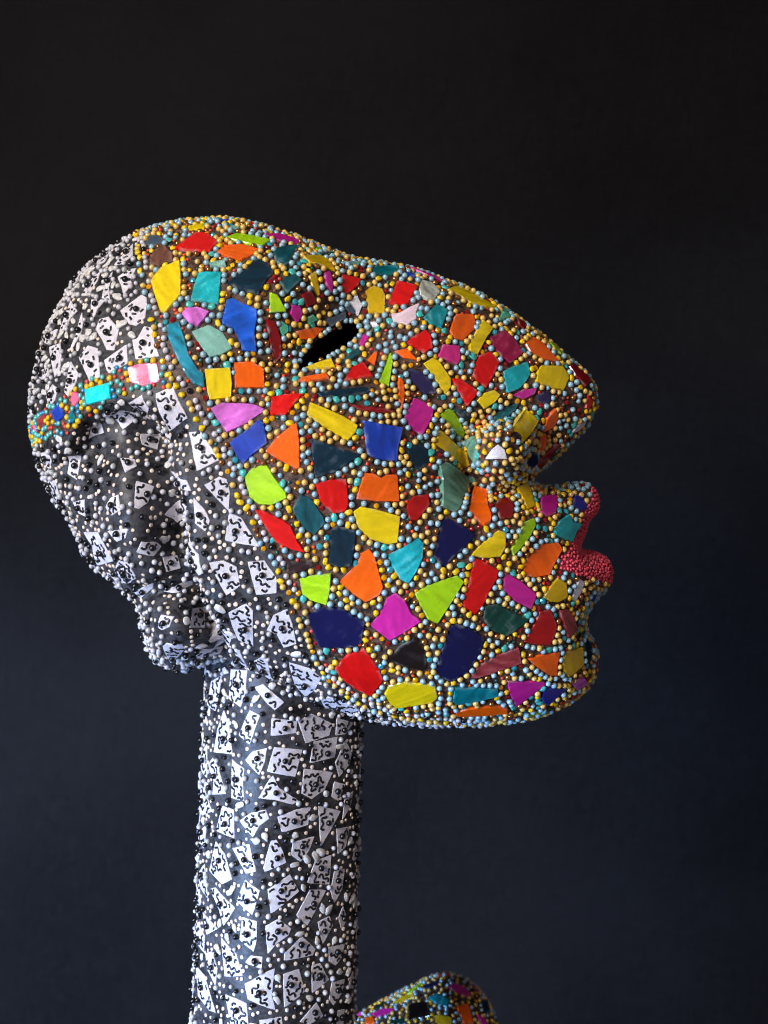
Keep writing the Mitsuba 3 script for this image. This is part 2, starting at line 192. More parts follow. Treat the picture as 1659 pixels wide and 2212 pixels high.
WHITE = """ -1170,-646,892 -1127,-647,924 -1079,-643,963 -1055,-655,950 -1049,-672,914 -1053,-694,857 -1090,-698,820 -1125,-683,832
 -1283,-624,815 -1269,-615,859 -1227,-632,867 -1172,-676,807 -1183,-687,752 -1186,-694,713 -1222,-679,718 -1249,-655,767
 -1102,-713,753 -1080,-718,758 -1053,-709,812 -1016,-719,806 -1002,-740,734 -980,-755,679 -1082,-736,668
 -1361,-612,689 -1320,-626,739 -1270,-656,724 -1252,-687,597 -1300,-666,578 -1327,-644,629
 -1231,-685,667 -1130,-710,733 -1123,-727,651 -1205,-705,611 -1217,-698,622
 -1489,-461,828 -1471,-443,898 -1451,-415,976 -1400,-502,916 -1432,-487,891 -1459,-489,835
 -1326,-534,960 -1255,-581,952 -1288,-582,914 -1302,-591,874 -1318,-567,905
 -1388,-465,994 -1344,-440,1077 -1309,-443,1104 -1312,-479,1058 -1336,-496,1011 -1351,-499,988
 -1270,-566,965 -1267,-531,1027 -1241,-498,1094 -1238,-524,1061 -1245,-552,1012 -1231,-591,956
 -1204,-539,1063 -1155,-537,1097 -1123,-547,1100 -1141,-582,1039 -1133,-592,1026 -1162,-611,974 -1179,-580,1017
 -1237,-467,1133 -1186,-420,1210 -1171,-386,1246 -1153,-472,1177 -1199,-487,1135
 -1417,-565,725 -1385,-563,808 -1370,-535,900 -1357,-566,851 -1364,-580,800 -1399,-573,746
 -1547,-422,761 -1479,-497,768 -1465,-530,708 -1467,-541,652 -1494,-524,615 -1519,-482,687
 -1434,-584,538 -1406,-585,674 -1364,-624,615 -1375,-621,577 -1413,-601,520
 -1544,-482,537 -1507,-517,578 -1477,-547,558 -1490,-538,509 -1527,-502,480
 -1349,-322,1180 -1312,-263,1244 -1286,-324,1225 -1300,-389,1166 -1338,-368,1153
 -1630,-337,648 -1545,-460,662 -1534,-478,637 -1574,-436,608
 -1607,-298,805 -1571,-346,834 -1508,-431,844 -1524,-434,799 -1566,-385,783
 -987,-775,512 -916,-779,543 -854,-770,410 -944,-692,357
 -847,-751,345 -796,-771,347 -717,-776,226 -809,-773,181
 -1111,-746,475 -1054,-767,505 -1024,-760,453 -1054,-637,420 -1083,-704,452
 -1244,-619,432 -1176,-669,452 -1104,-651,441 -1131,-600,407 -1169,-603,374 -1186,-596,402
 -1339,-528,335 -1318,-567,382 -1285,-569,404 -1265,-564,360
 -1097,-580,348 -1011,-531,352 -1027,-551,285 -1087,-580,305
 -1433,-524,250 -1381,-512,256 -1391,-516,187 -1397,-515,149 -1445,-489,177
 -1168,-657,236 -1108,-661,231 -1094,-679,203 -1138,-697,176
 -1087,-710,133 -1018,-680,112 -1041,-702,42 -1073,-728,16 -1090,-734,21
 -1233,-655,21 -1204,-687,59 -1166,-714,74 -1153,-723,11 -1199,-684,-13
 -976,-606,-6 -944,-585,30 -867,-721,24 -887,-599,-38 -935,-543,-44
 -1427,-462,44 -1360,-530,55 -1361,-503,-17 -1398,-469,-6
 -944,-634,178 -860,-769,137 -839,-765,95 -897,-705,112
 -827,-761,58 -782,-761,10 -759,-758,-37 -777,-755,-82 -820,-750,-48
 -777,-769,116 -716,-771,150 -685,-771,142 -672,-768,89 -676,-761,10 -707,-763,42
 -1386,-426,-95 -1298,-538,-93 -1270,-542,-143 -1229,-527,-220 -1348,-328,-248 -1344,-437,-157
 -1229,-624,-87 -1121,-724,-74 -1137,-700,-112 -1186,-648,-129
 -1091,-677,-177 -1068,-699,-133 -1014,-645,-135 -998,-617,-152 -1025,-643,-194
 -990,-603,-206 -939,-553,-197 -922,-558,-252 -977,-585,-267
 -1237,-465,-267 -1193,-568,-221 -1146,-607,-228 -1121,-572,-284 -1160,-491,-321 -1214,-417,-325
 -855,-700,-117 -810,-747,-185 -791,-735,-265 -810,-717,-276 -851,-690,-192
 -1586,-312,143 -1524,-413,146 -1514,-379,79 -1567,-234,46
 -1602,-368,272 -1547,-451,279 -1528,-459,234 -1553,-410,202 -1594,-364,238
 -760,-748,-224 -702,-747,-213 -645,-744,-240 -630,-732,-320 -690,-720,-363 -716,-725,-315
 -592,-746,-219 -523,-748,-213 -471,-740,-288 -472,-730,-352 -557,-727,-360
 -690,-752,-121 -671,-760,-5 -623,-760,-26 -545,-753,-148 -635,-752,-135
 -683,-692,-445 -606,-713,-403 -578,-704,-433 -587,-596,-600 -651,-605,-571
 -515,-667,-522 -485,-701,-455 -426,-713,-427 -406,-690,-493 -391,-647,-583 -446,-626,-602 -473,-663,-539
 -1008,-608,-517 -994,-625,-461 -934,-643,-465 -954,-640,-509 -991,-613,-527
 -870,-606,-517 -871,-533,-442 -828,-433,-439 -822,-490,-526
 -1001,-529,-610 -979,-560,-593 -912,-567,-597 -905,-528,-618 -1012,-280,-712
 -868,-429,-652 -836,-456,-632 -755,-370,-630 -808,-340,-674 -876,-341,-685
 -800,-416,-513 -714,-615,-522 -686,-585,-568 -720,-404,-627 -765,-363,-580
 -691,-500,-616 -654,-530,-629 -634,-371,-726 -662,-371,-709
 -1158,-431,-366 -1102,-491,-346 -1049,-537,-324 -1056,-501,-345 -1122,-444,-393
 -1001,-495,-362 -935,-496,-329 -882,-481,-316 -880,-461,-331 -944,-505,-367
 -589,-499,-680 -548,-555,-652 -528,-536,-676 -520,-376,-786 -552,-371,-773 -577,-431,-728
 -426,-567,-680 -339,-568,-705 -286,-541,-749 -324,-443,-821 -369,-353,-860 -408,-443,-793
 -290,-351,-886 -259,-420,-856 -191,-415,-876 -114,-363,-924 -161,-284,-948 -235,-169,-961 -283,-274,-921
 -1232,-476,-263 -1196,-564,-221 -1152,-595,-236 -1122,-554,-298 -1177,-476,-319 -1204,-480,-291"""
NECK_WHITE = """ -603,-348,-824 -567,-359,-808 -471,-355,-891 -510,-363,-924 -544,-363,-895
 -739,-239,-892 -729,-243,-755 -645,-323,-748 -654,-320,-851 -676,-305,-919
 -869,-63,-949 -843,-99,-831 -785,-176,-794 -798,-163,-875 -819,-140,-966
 -824,-143,-1166 -804,-164,-1056 -769,-204,-956 -741,-241,-1013 -720,-271,-1149
 -685,-302,-1054 -629,-338,-934 -582,-358,-953 -629,-342,-1089
 -524,-364,-966 -411,-329,-986 -416,-331,-1037 -527,-365,-1045
 -403,-324,-987 -345,-286,-959 -251,-212,-1018 -265,-223,-1069 -370,-302,-1091
 -228,-194,-995 -154,-114,-1030 -189,-155,-1075 -231,-195,-1074
 -650,-332,-1168 -614,-350,-1125 -550,-365,-1105 -558,-365,-1167 -584,-362,-1227
 -513,-364,-1102 -389,-315,-1123 -400,-321,-1165 -419,-331,-1242 -544,-366,-1212
 -334,-276,-1093 -228,-192,-1086 -240,-200,-1178 -351,-287,-1189
 -234,-195,-1208 -189,-154,-1111 -160,-118,-1177 -172,-131,-1227 -217,-179,-1276
 -722,-278,-1357 -720,-273,-1180 -659,-327,-1209 -665,-325,-1278 -658,-332,-1356
 -857,-101,-1239 -831,-135,-1197 -802,-175,-1235 -756,-239,-1346 -830,-147,-1371 -823,-152,-1305
 -378,-306,-1216 -251,-208,-1252 -287,-236,-1327 -345,-281,-1360 -387,-311,-1327
 -584,-363,-1337 -544,-367,-1268 -521,-365,-1235 -494,-361,-1292 -408,-324,-1358 -428,-335,-1372 -510,-364,-1343
 -251,-207,-1368 -240,-198,-1301 -192,-152,-1323 -223,-182,-1392
 -908,-6,-1359 -883,-66,-1366 -836,-142,-1454 -898,-47,-1499 -913,2,-1431
 -807,-185,-1537 -773,-222,-1411 -712,-290,-1412 -708,-299,-1541
 -677,-322,-1455 -625,-351,-1414 -555,-368,-1393 -538,-368,-1432 -584,-365,-1467 -613,-358,-1520
 -496,-362,-1428 -411,-325,-1403 -351,-285,-1402 -362,-292,-1480 -417,-328,-1488 -477,-356,-1498
 -312,-255,-1403 -214,-173,-1447 -245,-200,-1504 -301,-244,-1591
 -229,-184,-1531 -172,-123,-1536 -189,-142,-1625 -223,-177,-1650
 -915,-12,-1592 -869,-100,-1536 -879,-90,-1634 -913,-23,-1641
 -192,-151,-1399 -155,-103,-1369 -166,-118,-1431 -200,-158,-1486
 -900,-12,-1198 -870,-74,-1144 -868,-88,-1302 -910,12,-1281
 -845,-146,-1742 -810,-183,-1593 -757,-251,-1635 -720,-295,-1737 -773,-239,-1778
 -714,-295,-1594 -631,-352,-1558 -619,-358,-1611 -598,-365,-1679 -645,-348,-1693 -692,-316,-1623
 -563,-370,-1664 -527,-367,-1540 -505,-364,-1535 -477,-355,-1589 -461,-349,-1642 -555,-370,-1678
 -433,-336,-1611 -428,-333,-1555 -335,-270,-1544 -357,-286,-1602 -395,-312,-1649
 -362,-288,-1757 -329,-264,-1666 -257,-207,-1651 -265,-212,-1786
 -691,-324,-1831 -651,-346,-1728 -581,-369,-1769 -615,-364,-1881
 -541,-370,-1766 -444,-341,-1704 -403,-316,-1788 -483,-357,-1843 -527,-369,-1873
 -412,-320,-1901 -351,-279,-1794 -282,-225,-1814 -365,-287,-1958
 -840,-156,-1830 -812,-192,-1812 -703,-315,-1868 -742,-282,-1937 -762,-261,-1967 -790,-224,-1898
 -675,-340,-2008 -663,-344,-1904 -595,-369,-1913 -597,-370,-2003 -609,-368,-2052
 -552,-372,-1935 -494,-360,-1907 -439,-336,-1958 -450,-341,-1985 -505,-364,-2017 -541,-371,-2059
 -466,-349,-2073 -390,-304,-2009 -329,-258,-2083 -341,-266,-2106 -466,-349,-2101
 -775,-249,-2035 -696,-328,-2081 -662,-351,-2171 -753,-280,-2202
 -647,-357,-2110 -623,-365,-2076 -569,-373,-2078 -572,-373,-2129
 -650,-358,-2211 -577,-374,-2166 -513,-366,-2135 -527,-369,-2258 -510,-365,-2325 -635,-365,-2277
 -472,-351,-2169 -404,-312,-2158 -379,-293,-2271 -466,-347,-2321
 -343,-268,-2160 -307,-240,-2159 -268,-207,-2247 -341,-264,-2286
 -750,-288,-2290 -695,-335,-2289 -644,-362,-2300 -635,-367,-2394 -720,-320,-2414
 -396,-303,-2410 -324,-250,-2343 -294,-225,-2414 -357,-275,-2433
 -580,-375,-2374 -483,-355,-2366 -477,-352,-2412 -571,-376,-2425
 -316,-249,-1959 -265,-209,-1944 -249,-194,-1990 -293,-230,-2064
 -257,-204,-1823 -240,-191,-1734 -195,-146,-1736 -206,-157,-1827 -240,-189,-1881
 -920,-23,-1802 -878,-97,-1727 -858,-135,-1875 -897,-75,-1852
 -883,-103,-1962 -800,-217,-1999 -860,-142,-2052
 -942,18,-2112 -915,-53,-2026 -875,-122,-2068 -878,-122,-2144
 -866,-138,-2150 -830,-184,-2122 -798,-228,-2187 -808,-220,-2266 -851,-162,-2218
 -924,-51,-2242 -873,-135,-2257 -807,-227,-2396 -842,-183,-2403 -910,-87,-2371
 -266,-207,-2096 -195,-138,-2103 -206,-150,-2158 -235,-178,-2188 -263,-204,-2161
 -263,-201,-2343 -252,-192,-2271 -195,-133,-2276 -207,-145,-2336 -246,-185,-2378
 -220,-168,-1963 -201,-149,-1917 -184,-126,-1984 -206,-153,-2022
 -224,-162,-2417 -195,-129,-2425 -201,-135,-2493 -229,-167,-2479"""
GLASS_2 = """mag 403,1558,-2986 447,1617,-2989 498,1584,-2996 537,1522,-3011 510,1464,-3007 446,1495,-2994
yel 66,1720,-3145 120,1738,-3118 187,1675,-3076 192,1619,-3070 132,1622,-3105 79,1662,-3134
mag -73,1671,-3202 -9,1687,-3178 65,1603,-3140 65,1564,-3141 11,1565,-3168 -49,1604,-3191
tuq 281,1477,-3026 327,1491,-3005 402,1404,-3003 385,1336,-3020 335,1372,-3022
org 440,1340,-3022 511,1388,-3023 534,1264,-3087 475,1236,-3075
yeo 306,1295,-3055 344,1288,-3046 406,1258,-3052 404,1206,-3081 316,1232,-3079
nav 242,1703,-3043 356,1678,-2993 339,1600,-2995 285,1604,-3017
blk 164,1534,-3089 273,1435,-3035 281,1308,-3060 160,1366,-3111
grn 51,1455,-3155 122,1417,-3122 128,1361,-3129 44,1425,-3162
org -116,1648,-3220 -62,1592,-3196 -55,1507,-3197 -115,1559,-3219
tea 601,1534,-3062 652,1675,-3119 652,1514,-3120 611,1416,-3092"""
PX = 0.125                                              # size of the finest detail kept in the tables, mm
# ---------------------------------------------------------------- the sculpted forms, as implicit surfaces in millimetres
class Inflated:
    """A symmetric body of this side outline: y^2 = H(x, z), H from a soap film over the outline, widened by 'width' and modelled by 'bumps'."""
    def __init__(self, outline, width, y0=0.0, power=1.5, bumps=None, carve=None, smooth=1.2):
        o = np.array(outline, float)
        self.y0 = y0
        self.lo = o.min(0) - 9
        nx, nz = (np.ceil(o.max(0) + 9 - self.lo)).astype(int) + 1
        X, Z = np.meshgrid(self.lo[0] + np.arange(nx), self.lo[1] + np.arange(nz), indexing='ij')
        poly = Polygon(o)
        inside = shapely.contains_xy(poly, X.ravel(), Z.ravel()).reshape(X.shape)
        ring = np.array(poly.exterior.segmentize(0.15).coords)
        d = cKDTree(ring).query(np.c_[X.ravel(), Z.ravel()])[0].reshape(X.shape)
        n = inside.sum()
        idx = -np.ones(X.shape, int); idx[inside] = np.arange(n)
        rows, cols, vals = [np.arange(n)], [np.arange(n)], [np.full(n, 4.0)]
        for dx, dz in ((1, 0), (-1, 0), (0, 1), (0, -1)):
            q = np.roll(idx, (-dx, -dz), (0, 1))[inside]
            ok = q >= 0
            rows.append(np.arange(n)[ok]); cols.append(q[ok]); vals.append(np.full(ok.sum(), -1.0))
        A = sparse.csc_matrix((np.concatenate(vals), (np.concatenate(rows), np.concatenate(cols))), (n, n))
        u = np.zeros(X.shape); u[inside] = spsolve(A, np.ones(n))
        s = u / u.max()
        H = np.where(inside, width(X, Z) ** 2 * (1 - (1 - s) ** power), 0)
        good = inside & (d > 0.8)
        w = ndimage.gaussian_filter(good * 1.0, 3) + 1e-9
        q = ndimage.gaussian_filter(np.where(good, H / np.maximum(d, .8), 0), 3) / w      # slope of H at the rim, exact outline
        w2 = ndimage.gaussian_filter(good * 1.0, 9) + 1e-12
        q = np.where(w > 1e-3, q, ndimage.gaussian_filter(np.where(good, H / np.maximum(d, .8), 0), 9) / w2)
        k = np.clip((d - 1) / 5, 0, 1)
        H = np.where(inside, H * k + q * d * (1 - k), -np.maximum(q, 20) * d)
        if bumps is not None:
            h = np.sqrt(np.maximum(H, 0))
            h2 = np.maximum(h + bumps(X, Z) * np.clip((d - 1) / 14, 0, 1), 2)
            H = np.where(inside & (d > 1), h2 ** 2, H)
        H = ndimage.gaussian_filter(H, smooth)
        if carve is not None:
            h = np.sqrt(np.maximum(H, 0))
            H = np.where(H > 0, np.maximum(h - carve(X, Z), 1) ** 2, H)
        self.H, self.shape = H, X.shape
        self.gx, self.gz = np.gradient(H)
        self.box = (o.min(0), o.max(0), math.sqrt(H.max()))

    def _s(self, a, p):
        return ndimage.map_coordinates(a, [p[:, 0] - self.lo[0], p[:, 2] - self.lo[1]], order=1, mode='nearest')

    def f(self, p):
        return (p[:, 1] - self.y0) ** 2 - self._s(self.H, p)

    def grad(self, p):
        return np.c_[-self._s(self.gx, p), 2 * (p[:, 1] - self.y0), -self._s(self.gz, p)]

    def mesh(self, h=1.25):
        lo = np.array([self.box[0][0] - 2.5 * h, self.y0 - self.box[2] - 2.5 * h, self.box[0][1] - 2.5 * h])
        hi = np.array([self.box[1][0] + 2.5 * h, self.y0 + self.box[2] + 2.5 * h, self.box[1][1] + 2.5 * h])
        n = np.ceil((hi - lo) / h).astype(int) + 1
        ax = [lo[i] + h * np.arange(n[i]) for i in range(3)]
        X, Z = np.meshgrid(ax[0], ax[2], indexing='ij')
        Hg = self._s(self.H, np.c_[X.ravel(), X.ravel() * 0, Z.ravel()]).reshape(X.shape)
        v, q = surface_nets((ax[1][None, :, None] - self.y0) ** 2 - Hg[:, None, :], lo, h)
        return self.snap(v, 2, 0.6 * h), q

    def snap(self, v, times=3, most=9.0):
        for _ in range(times):
            g = self.grad(v)
            st = self.f(v)[:, None] * g / np.maximum((g ** 2).sum(1, keepdims=True), 1e-6)
            l = np.linalg.norm(st, axis=1, keepdims=True)
            v = v - st * np.minimum(1, most / np.maximum(l, 1e-9))
        return v


class Column:
    """The neck: a softly squared column, turned about its axis, slightly wider at the foot."""
    def __init__(self, a, b, y0, turn, power):
        self.a, self.b, self.y0, self.c, self.s, self.n = a, b, y0, math.cos(turn), math.sin(turn), power
    def ax(self, z):
        t = np.clip((z - self.a[0]) / (self.b[0] - self.a[0]), -.4, 2.0)
        return self.a[1] + t * (self.b[1] - self.a[1]), self.a[2] + t * (self.b[2] - self.a[2])
    def f(self, p):
        cx, r = self.ax(p[:, 2])
        x, y = p[:, 0] - cx, p[:, 1] - self.y0
        u, v = np.abs(self.c * x + self.s * y), np.abs(-self.s * x + self.c * y)
        return (u ** self.n + v ** self.n) ** (1 / self.n) - r
    def grad(self, p):
        return np.stack([(self.f(p + e) - self.f(p - e)) / .2 for e in np.eye(3) * .1], 1)


def surface_nets(V, lo, h):
    s = V < 0
    c = [s[i:s.shape[0] - 1 + i, j:s.shape[1] - 1 + j, k:s.shape[2] - 1 + k] for i in (0, 1) for j in (0, 1) for k in (0, 1)]
    tot = sum(x.astype(np.int8) for x in c)
    act = (tot > 0) & (tot < 8)
    idx = -np.ones(act.shape, int)
    ijk = np.argwhere(act); idx[act] = np.arange(len(ijk))
    acc, cnt = np.zeros((len(ijk), 3)), np.zeros(len(ijk))
    cor = [(i, j, k) for i in (0, 1) for j in (0, 1) for k in (0, 1)]
    val = {o: V[ijk[:, 0] + o[0], ijk[:, 1] + o[1], ijk[:, 2] + o[2]] for o in cor}
    for a in cor:
        for ax in range(3):
            if a[ax] == 0:
                b = tuple(a[i] + (i == ax) for i in range(3))
                m = (val[a] < 0) != (val[b] < 0)
                t = np.where(m, val[a] / np.where(m, val[a] - val[b], 1), 0)
                pt = np.array(a, float)[None] + t[:, None] * np.eye(3)[ax]
                acc += pt * m[:, None]; cnt += m
    v = lo + h * (ijk + acc / cnt[:, None])
    quads = []
    for ax in range(3):
        b, c2 = (ax + 1) % 3, (ax + 2) % 3
        A = np.moveaxis(s, (ax, b, c2), (0, 1, 2)); I = np.moveaxis(idx, (ax, b, c2), (0, 1, 2))
        e = A[:-1, 1:-1, 1:-1] != A[1:, 1:-1, 1:-1]
        w = np.argwhere(e); x, y, z = w[:, 0], w[:, 1] + 1, w[:, 2] + 1
        q = np.stack([I[x, y - 1, z - 1], I[x, y, z - 1], I[x, y, z], I[x, y - 1, z]], 1)
        flip = ~A[x, y, z]
        q[flip] = q[flip][:, ::-1]
        quads.append(q)
    return v, np.vstack(quads)


def gauss(X, Z, x, z, a, b=None, deg=0):
    b = b or a
    c, s = math.cos(math.radians(deg)), math.sin(math.radians(deg))
    u, v = c * (X - x) + s * (Z - z), -s * (X - x) + c * (Z - z)
    return np.exp(-(u / a) ** 2 - (v / b) ** 2)


def plateau(X, Z, x, z, a, b, deg=0):
    c, s = math.cos(math.radians(deg)), math.sin(math.radians(deg))
    u, v = c * (X - x) + s * (Z - z), -s * (X - x) + c * (Z - z)
    return np.exp(-((u / a) ** 2 + (v / b) ** 2) ** 2)


def signed(poly, X, Z):
    """Distance inside a polygon, negative outside."""
    d = cKDTree(np.array(poly.exterior.segmentize(0.3).coords)).query(np.c_[X.ravel(), Z.ravel()])[0].reshape(X.shape)
    return np.where(shapely.contains_xy(poly, X.ravel(), Z.ravel()).reshape(X.shape), d, -d)


EYE_P, BAND_P, LIP_P = Polygon(EYE).buffer(1.1), Polygon(BAND), Polygon(LIP).buffer(.7)
FACE_P = Polygon(list(BND) + [(150, -115), (150, 160), (-122.0, 160)])
FM = lambda x, y, k=.92: ((x - 1530) * .125 * k, (2040 - y) * .125 * k)      # a point of the flank


def head_width(X, Z):
    pts = [(*FM(700, 1500), 82), (*FM(1100, 2000), 76), (*FM(1000, 1300), 76), (*FM(1600, 1250), 62), (*FM(2050, 1450), 50), (*FM(2250, 1650), 50),
           (*FM(2250, 2100), 66), (*FM(2250, 2600), 66), (*FM(1600, 2600), 78), (*FM(700, 2450), 84), (*FM(300, 1900), 80)]
    a = b = 0
    for x, z, w in pts:
        k = 1 / (((X - x) ** 2 + (Z - z) ** 2) / 900 + 1) ** 2
        a, b = a + k * w, b + k
    return a / b


def head_bumps(X, Z):
    g = lambda x, y, *r: gauss(X, Z, *FM(x, y), *r)
    o = -13 * g(1325, 1345, 36, 17, 34)                       # eye socket
    o += 5.5 * g(1220, 1120, 36, 13, 20)                     # brow
    o += -4.5 * g(1640, 1560, 30, 12, -38)                   # side of the nose
    o += -15 * g(1858, 1850, 5, 17, 12) - 10 * g(1905, 1945, 17, 5.5, -10) - 8 * g(2050, 1935, 14, 5)  # crease behind and under the nostril
    o += 20 * plateau(X, Z, *FM(2000, 1805, .945), 15, 14)
    o += -7 * g(1985, 1665, 15, 4.5, 22) - 6 * g(1900, 1710, 7, 5, 50)
    o += -10 * g(2225, 1765, 15, 8, 35)                       # nostril
    o += 4 * g(1330, 1800, 42, 30)                           # cheek
    o += -5 * g(2190, 2230, 14, 9) + 3.5 * g(2330, 2270, 12, 8)
    o += 2.5 * g(2150, 2650, 25, 22)
    line = [FM(*p) for p in [(300, 1800), (345, 1715), (410, 1655), (500, 1635), (600, 1640), (670, 1690), (715, 1790), (750, 1900), (775, 2050), (790, 2200), (830, 2350), (880, 2480), (930, 2620)]]
    L = shapely.LineString(line)
    d = shapely.distance(L, shapely.points(X.ravel(), Z.ravel())).reshape(X.shape)
    hollow = signed(Polygon(line + [FM(*p) for p in [(700, 2700), (480, 2500), (330, 2330), (200, 2100), (180, 1900)]]), X, Z) > 0
    fall = np.clip((X - FM(180, 0)[0]) / 25, 0, 1)
    o += np.where(hollow, -14 * np.exp(-(d / 17) ** 1.3) * np.clip(d / 3.2, 0, 1) * fall, 1.5 * np.exp(-(d / 9) ** 2))   # hollow behind the jaw
    o += -14 * g(655, 1760, 14, 9) - 12 * g(715, 2120, 8, 17) + 6 * g(560, 2060, 13, 20, 12) - 5 * g(430, 1800, 10, 8)
    o += -9 * g(800, 2400, 5, 12, 20) - 13 * g(868, 2530, 4.5, 16, 28) - 9 * g(680, 2345, 18, 5, 8)
    o += 15 * plateau(X, Z, *FM(692, 2535), 18, 15.5) + 3 * g(560, 2150, 14, 18)
    return o


def head_carve(X, Z):
    t = np.clip((signed(EYE_P, X, Z) + 0.6) / 1.6, 0, 1)
    return 17 * t * t * (3 - 2 * t)


HEAD = Inflated(OUTLINE, head_width, 0.0, 1.6, head_bumps, head_carve)
NECK = Column((-80.0, NECK_TOP[0], NECK_TOP[1]), (-255.0, NECK_LOW[0], NECK_LOW[1]), 3.0, math.radians(38), 3.1)
SECOND = Inflated(OUTLINE_2, lambda X, Z: 56 + 0 * X, 160.0, 1.8)

# ---------------------------------------------------------------- materials
def lin(*c):
    c = np.array(c, float) / 255
    return np.where(c < .04045, c / 12.92, ((c + .055) / 1.055) ** 2.4)

def lf(*c):
    return [float(x) for x in lin(*c)]

def rgb(*c):
    return {'type': 'rgb', 'value': [float(x) for x in lin(*c)]}

def principled(col, **k):
    return {'type': 'principled', 'base_color': col, **k}

def two(b):
    return {'type': 'twosided', 'bsdf': b}

M = scene
VC = {'type': 'mesh_attribute', 'name': 'vertex_color'}
M['painted_glass'] = two(principled(VC, roughness=.2, specular=.5, clearcoat=.55, clearcoat_gloss=.985))
M['vinyl_white'] = two(principled(VC, roughness=.38, specular=.4))
M['paint_black'] = two(principled(rgb(22, 22, 25), roughness=.3, specular=.5))
M['mirror_chip'] = two(principled(rgb(224, 222, 228), roughness=.15, specular=.8, clearcoat=1.0))
def pearl(c, a=.12, ior=1.7):
    return {'type': 'roughplastic', 'diffuse_reflectance': rgb(*c), 'alpha': a, 'int_ior': ior}
KIND = {  # kind: (material, radius in mm, squash along the normal, shape)
    'blue_pearl': (pearl((146, 184, 198)), 1.42, 1.0, 'ball'),
    'gold_pearl': (pearl((222, 184, 96)), 1.4, 1.0, 'ball'),
    'copper_bead': (principled(rgb(198, 140, 84), roughness=.2, metallic=.9), 1.3, 1.0, 'ball'),
    'yellow_bead': (pearl((236, 194, 20), .18, 1.55), 1.35, .75, 'lump'),
    'amber_rhinestone': (principled(rgb(235, 165, 10), roughness=.08, specular=.8, metallic=.3), 1.3, .6, 'gem'),
    'turquoise_chip': (principled(rgb(70, 175, 165), roughness=.2, specular=.6), 1.6, .55, 'lump'),
    'teal_rhinestone': (principled(rgb(60, 170, 185), roughness=.08, specular=.9, metallic=.35), 1.45, .6, 'gem'),
    'red_rhinestone': (principled(rgb(130, 8, 18), roughness=.1, specular=.8), 1.2, .7, 'gem'),
    'orange_seed': (principled(rgb(225, 82, 30), roughness=.35), .85, .7, 'seed'),
    'coral_seed': (principled(rgb(205, 75, 62), roughness=.35), .85, .7, 'seed'),
    'green_seed': (principled(rgb(28, 82, 70), roughness=.15, specular=.7), .9, .7, 'seed'),
    'brown_seed': (principled(rgb(120, 84, 66), roughness=.3), .8, .7, 'seed'),
    'white_bead': (pearl((200, 198, 204), .2, 1.5), 1.33, 1.0, 'ball'),
    'grey_pearl': (pearl((178, 178, 175)), 1.42, 1.0, 'ball'),
    'black_bead': (pearl((12, 12, 14), .07, 1.6), 1.42, 1.0, 'ball'),
    'cream_chip': (principled(rgb(222, 203, 184), roughness=.4), 1.0, .42, 'disc'),
    'white_paint_blob': (principled(rgb(202, 199, 195), roughness=.38), 1.75, .5, 'blob'),
    'blue_seed': (principled(rgb(70, 150, 200), roughness=.08, specular=.9, metallic=.35), 1.05, .8, 'seed'),
    'aqua_seed': (principled(rgb(100, 190, 185), roughness=.1, specular=.9, metallic=.25), 1.15, .8, 'seed'),
    'yellow_seed': (principled(rgb(225, 180, 30), roughness=.3), 1.15, .8, 'seed'),
    'pink_lip_bead': (pearl((236, 86, 104), .22, 1.5), .82, .85, 'seed'),
}
for k, v in KIND.items():
    M[k + '_finish'] = v[0]

def grout(base, dark, scale, amt):
    def col(p, n, uv):
        t = fbm(p.x * scale, p.y * scale, p.z * scale, 3)
        s = noise(p.x * scale * 5.3, p.y * scale * 5.3, p.z * scale * 5.3)
        return mix(dark, base, smoothstep(.25, .75, t * .75 + s * .25))
    return col
M['brown_ground'] = two(principled(proc(grout(lf(104, 78, 66), lf(26, 18, 16), 420., 1)), roughness=.5, specular=.3))
M['dark_ground'] = two(principled(proc(grout(lf(76, 75, 78), lf(20, 20, 22), 150., 1)), roughness=.45, specular=.3))
M['eye_black'] = two({'type': 'diffuse', 'reflectance': rgb(9, 8, 8)})
M['lip_pink'] = two(principled(rgb(168, 44, 70), roughness=.5))
M['table_black'] = two(principled(rgb(26, 26, 27), roughness=.6))
def cloth(p, n, uv):
    w = noise(p.x * 900, p.z * 140, 3.) * .5 + noise(p.x * 140, p.z * 900, 7.) * .5
    b = fbm(p.x * 5, p.z * 5, p.y * 5, 3)
    return mix(lf(21, 19.5, 20.5), lf(32, 31, 32), smoothstep(.2, .8, w * .45 + b * .55))
M['black_paper'] = two(principled(proc(cloth), roughness=.7, specular=.06))

# ---------------------------------------------------------------- helpers
rng = np.random.default_rng(7)
made = {}
def numbered(name):
    made[name] = made.get(name, -1) + 1
    return name if made[name] == 0 else f'{name}_{made[name]:03d}'

def add(name, mesh, bsdf, smooth=False, color=None, **more):
    key = numbered(name)
    v, f = mesh if isinstance(mesh, tuple) else (mesh.vertices, mesh.faces)
    v = np.asarray(v, float) * .001
    f = np.asarray(f, int)
    if f.shape[1] == 4:
        f = np.vstack([f[:, [0, 1, 2]], f[:, [0, 2, 3]]])
    scene[key] = mikit.ply(trimesh.Trimesh(v, f, process=False), bsdf, smooth=smooth, color=color, **more)
    return key

def frames(n):
    a = np.where(np.abs(n[:, 2:]) < .9, [[0, 0, 1.0]], [[1.0, 0, 0]])
    u = np.cross(a, n); u /= np.linalg.norm(u, axis=1, keepdims=True)
    return u, np.cross(n, u)

def unit(v):
    return v / np.maximum(np.linalg.norm(v, axis=-1, keepdims=True), 1e-12)

def ball(rings, sides):
    m = trimesh.creation.uv_sphere(1.0, count=[rings, sides])
    return np.array(m.vertices), np.array(m.faces)

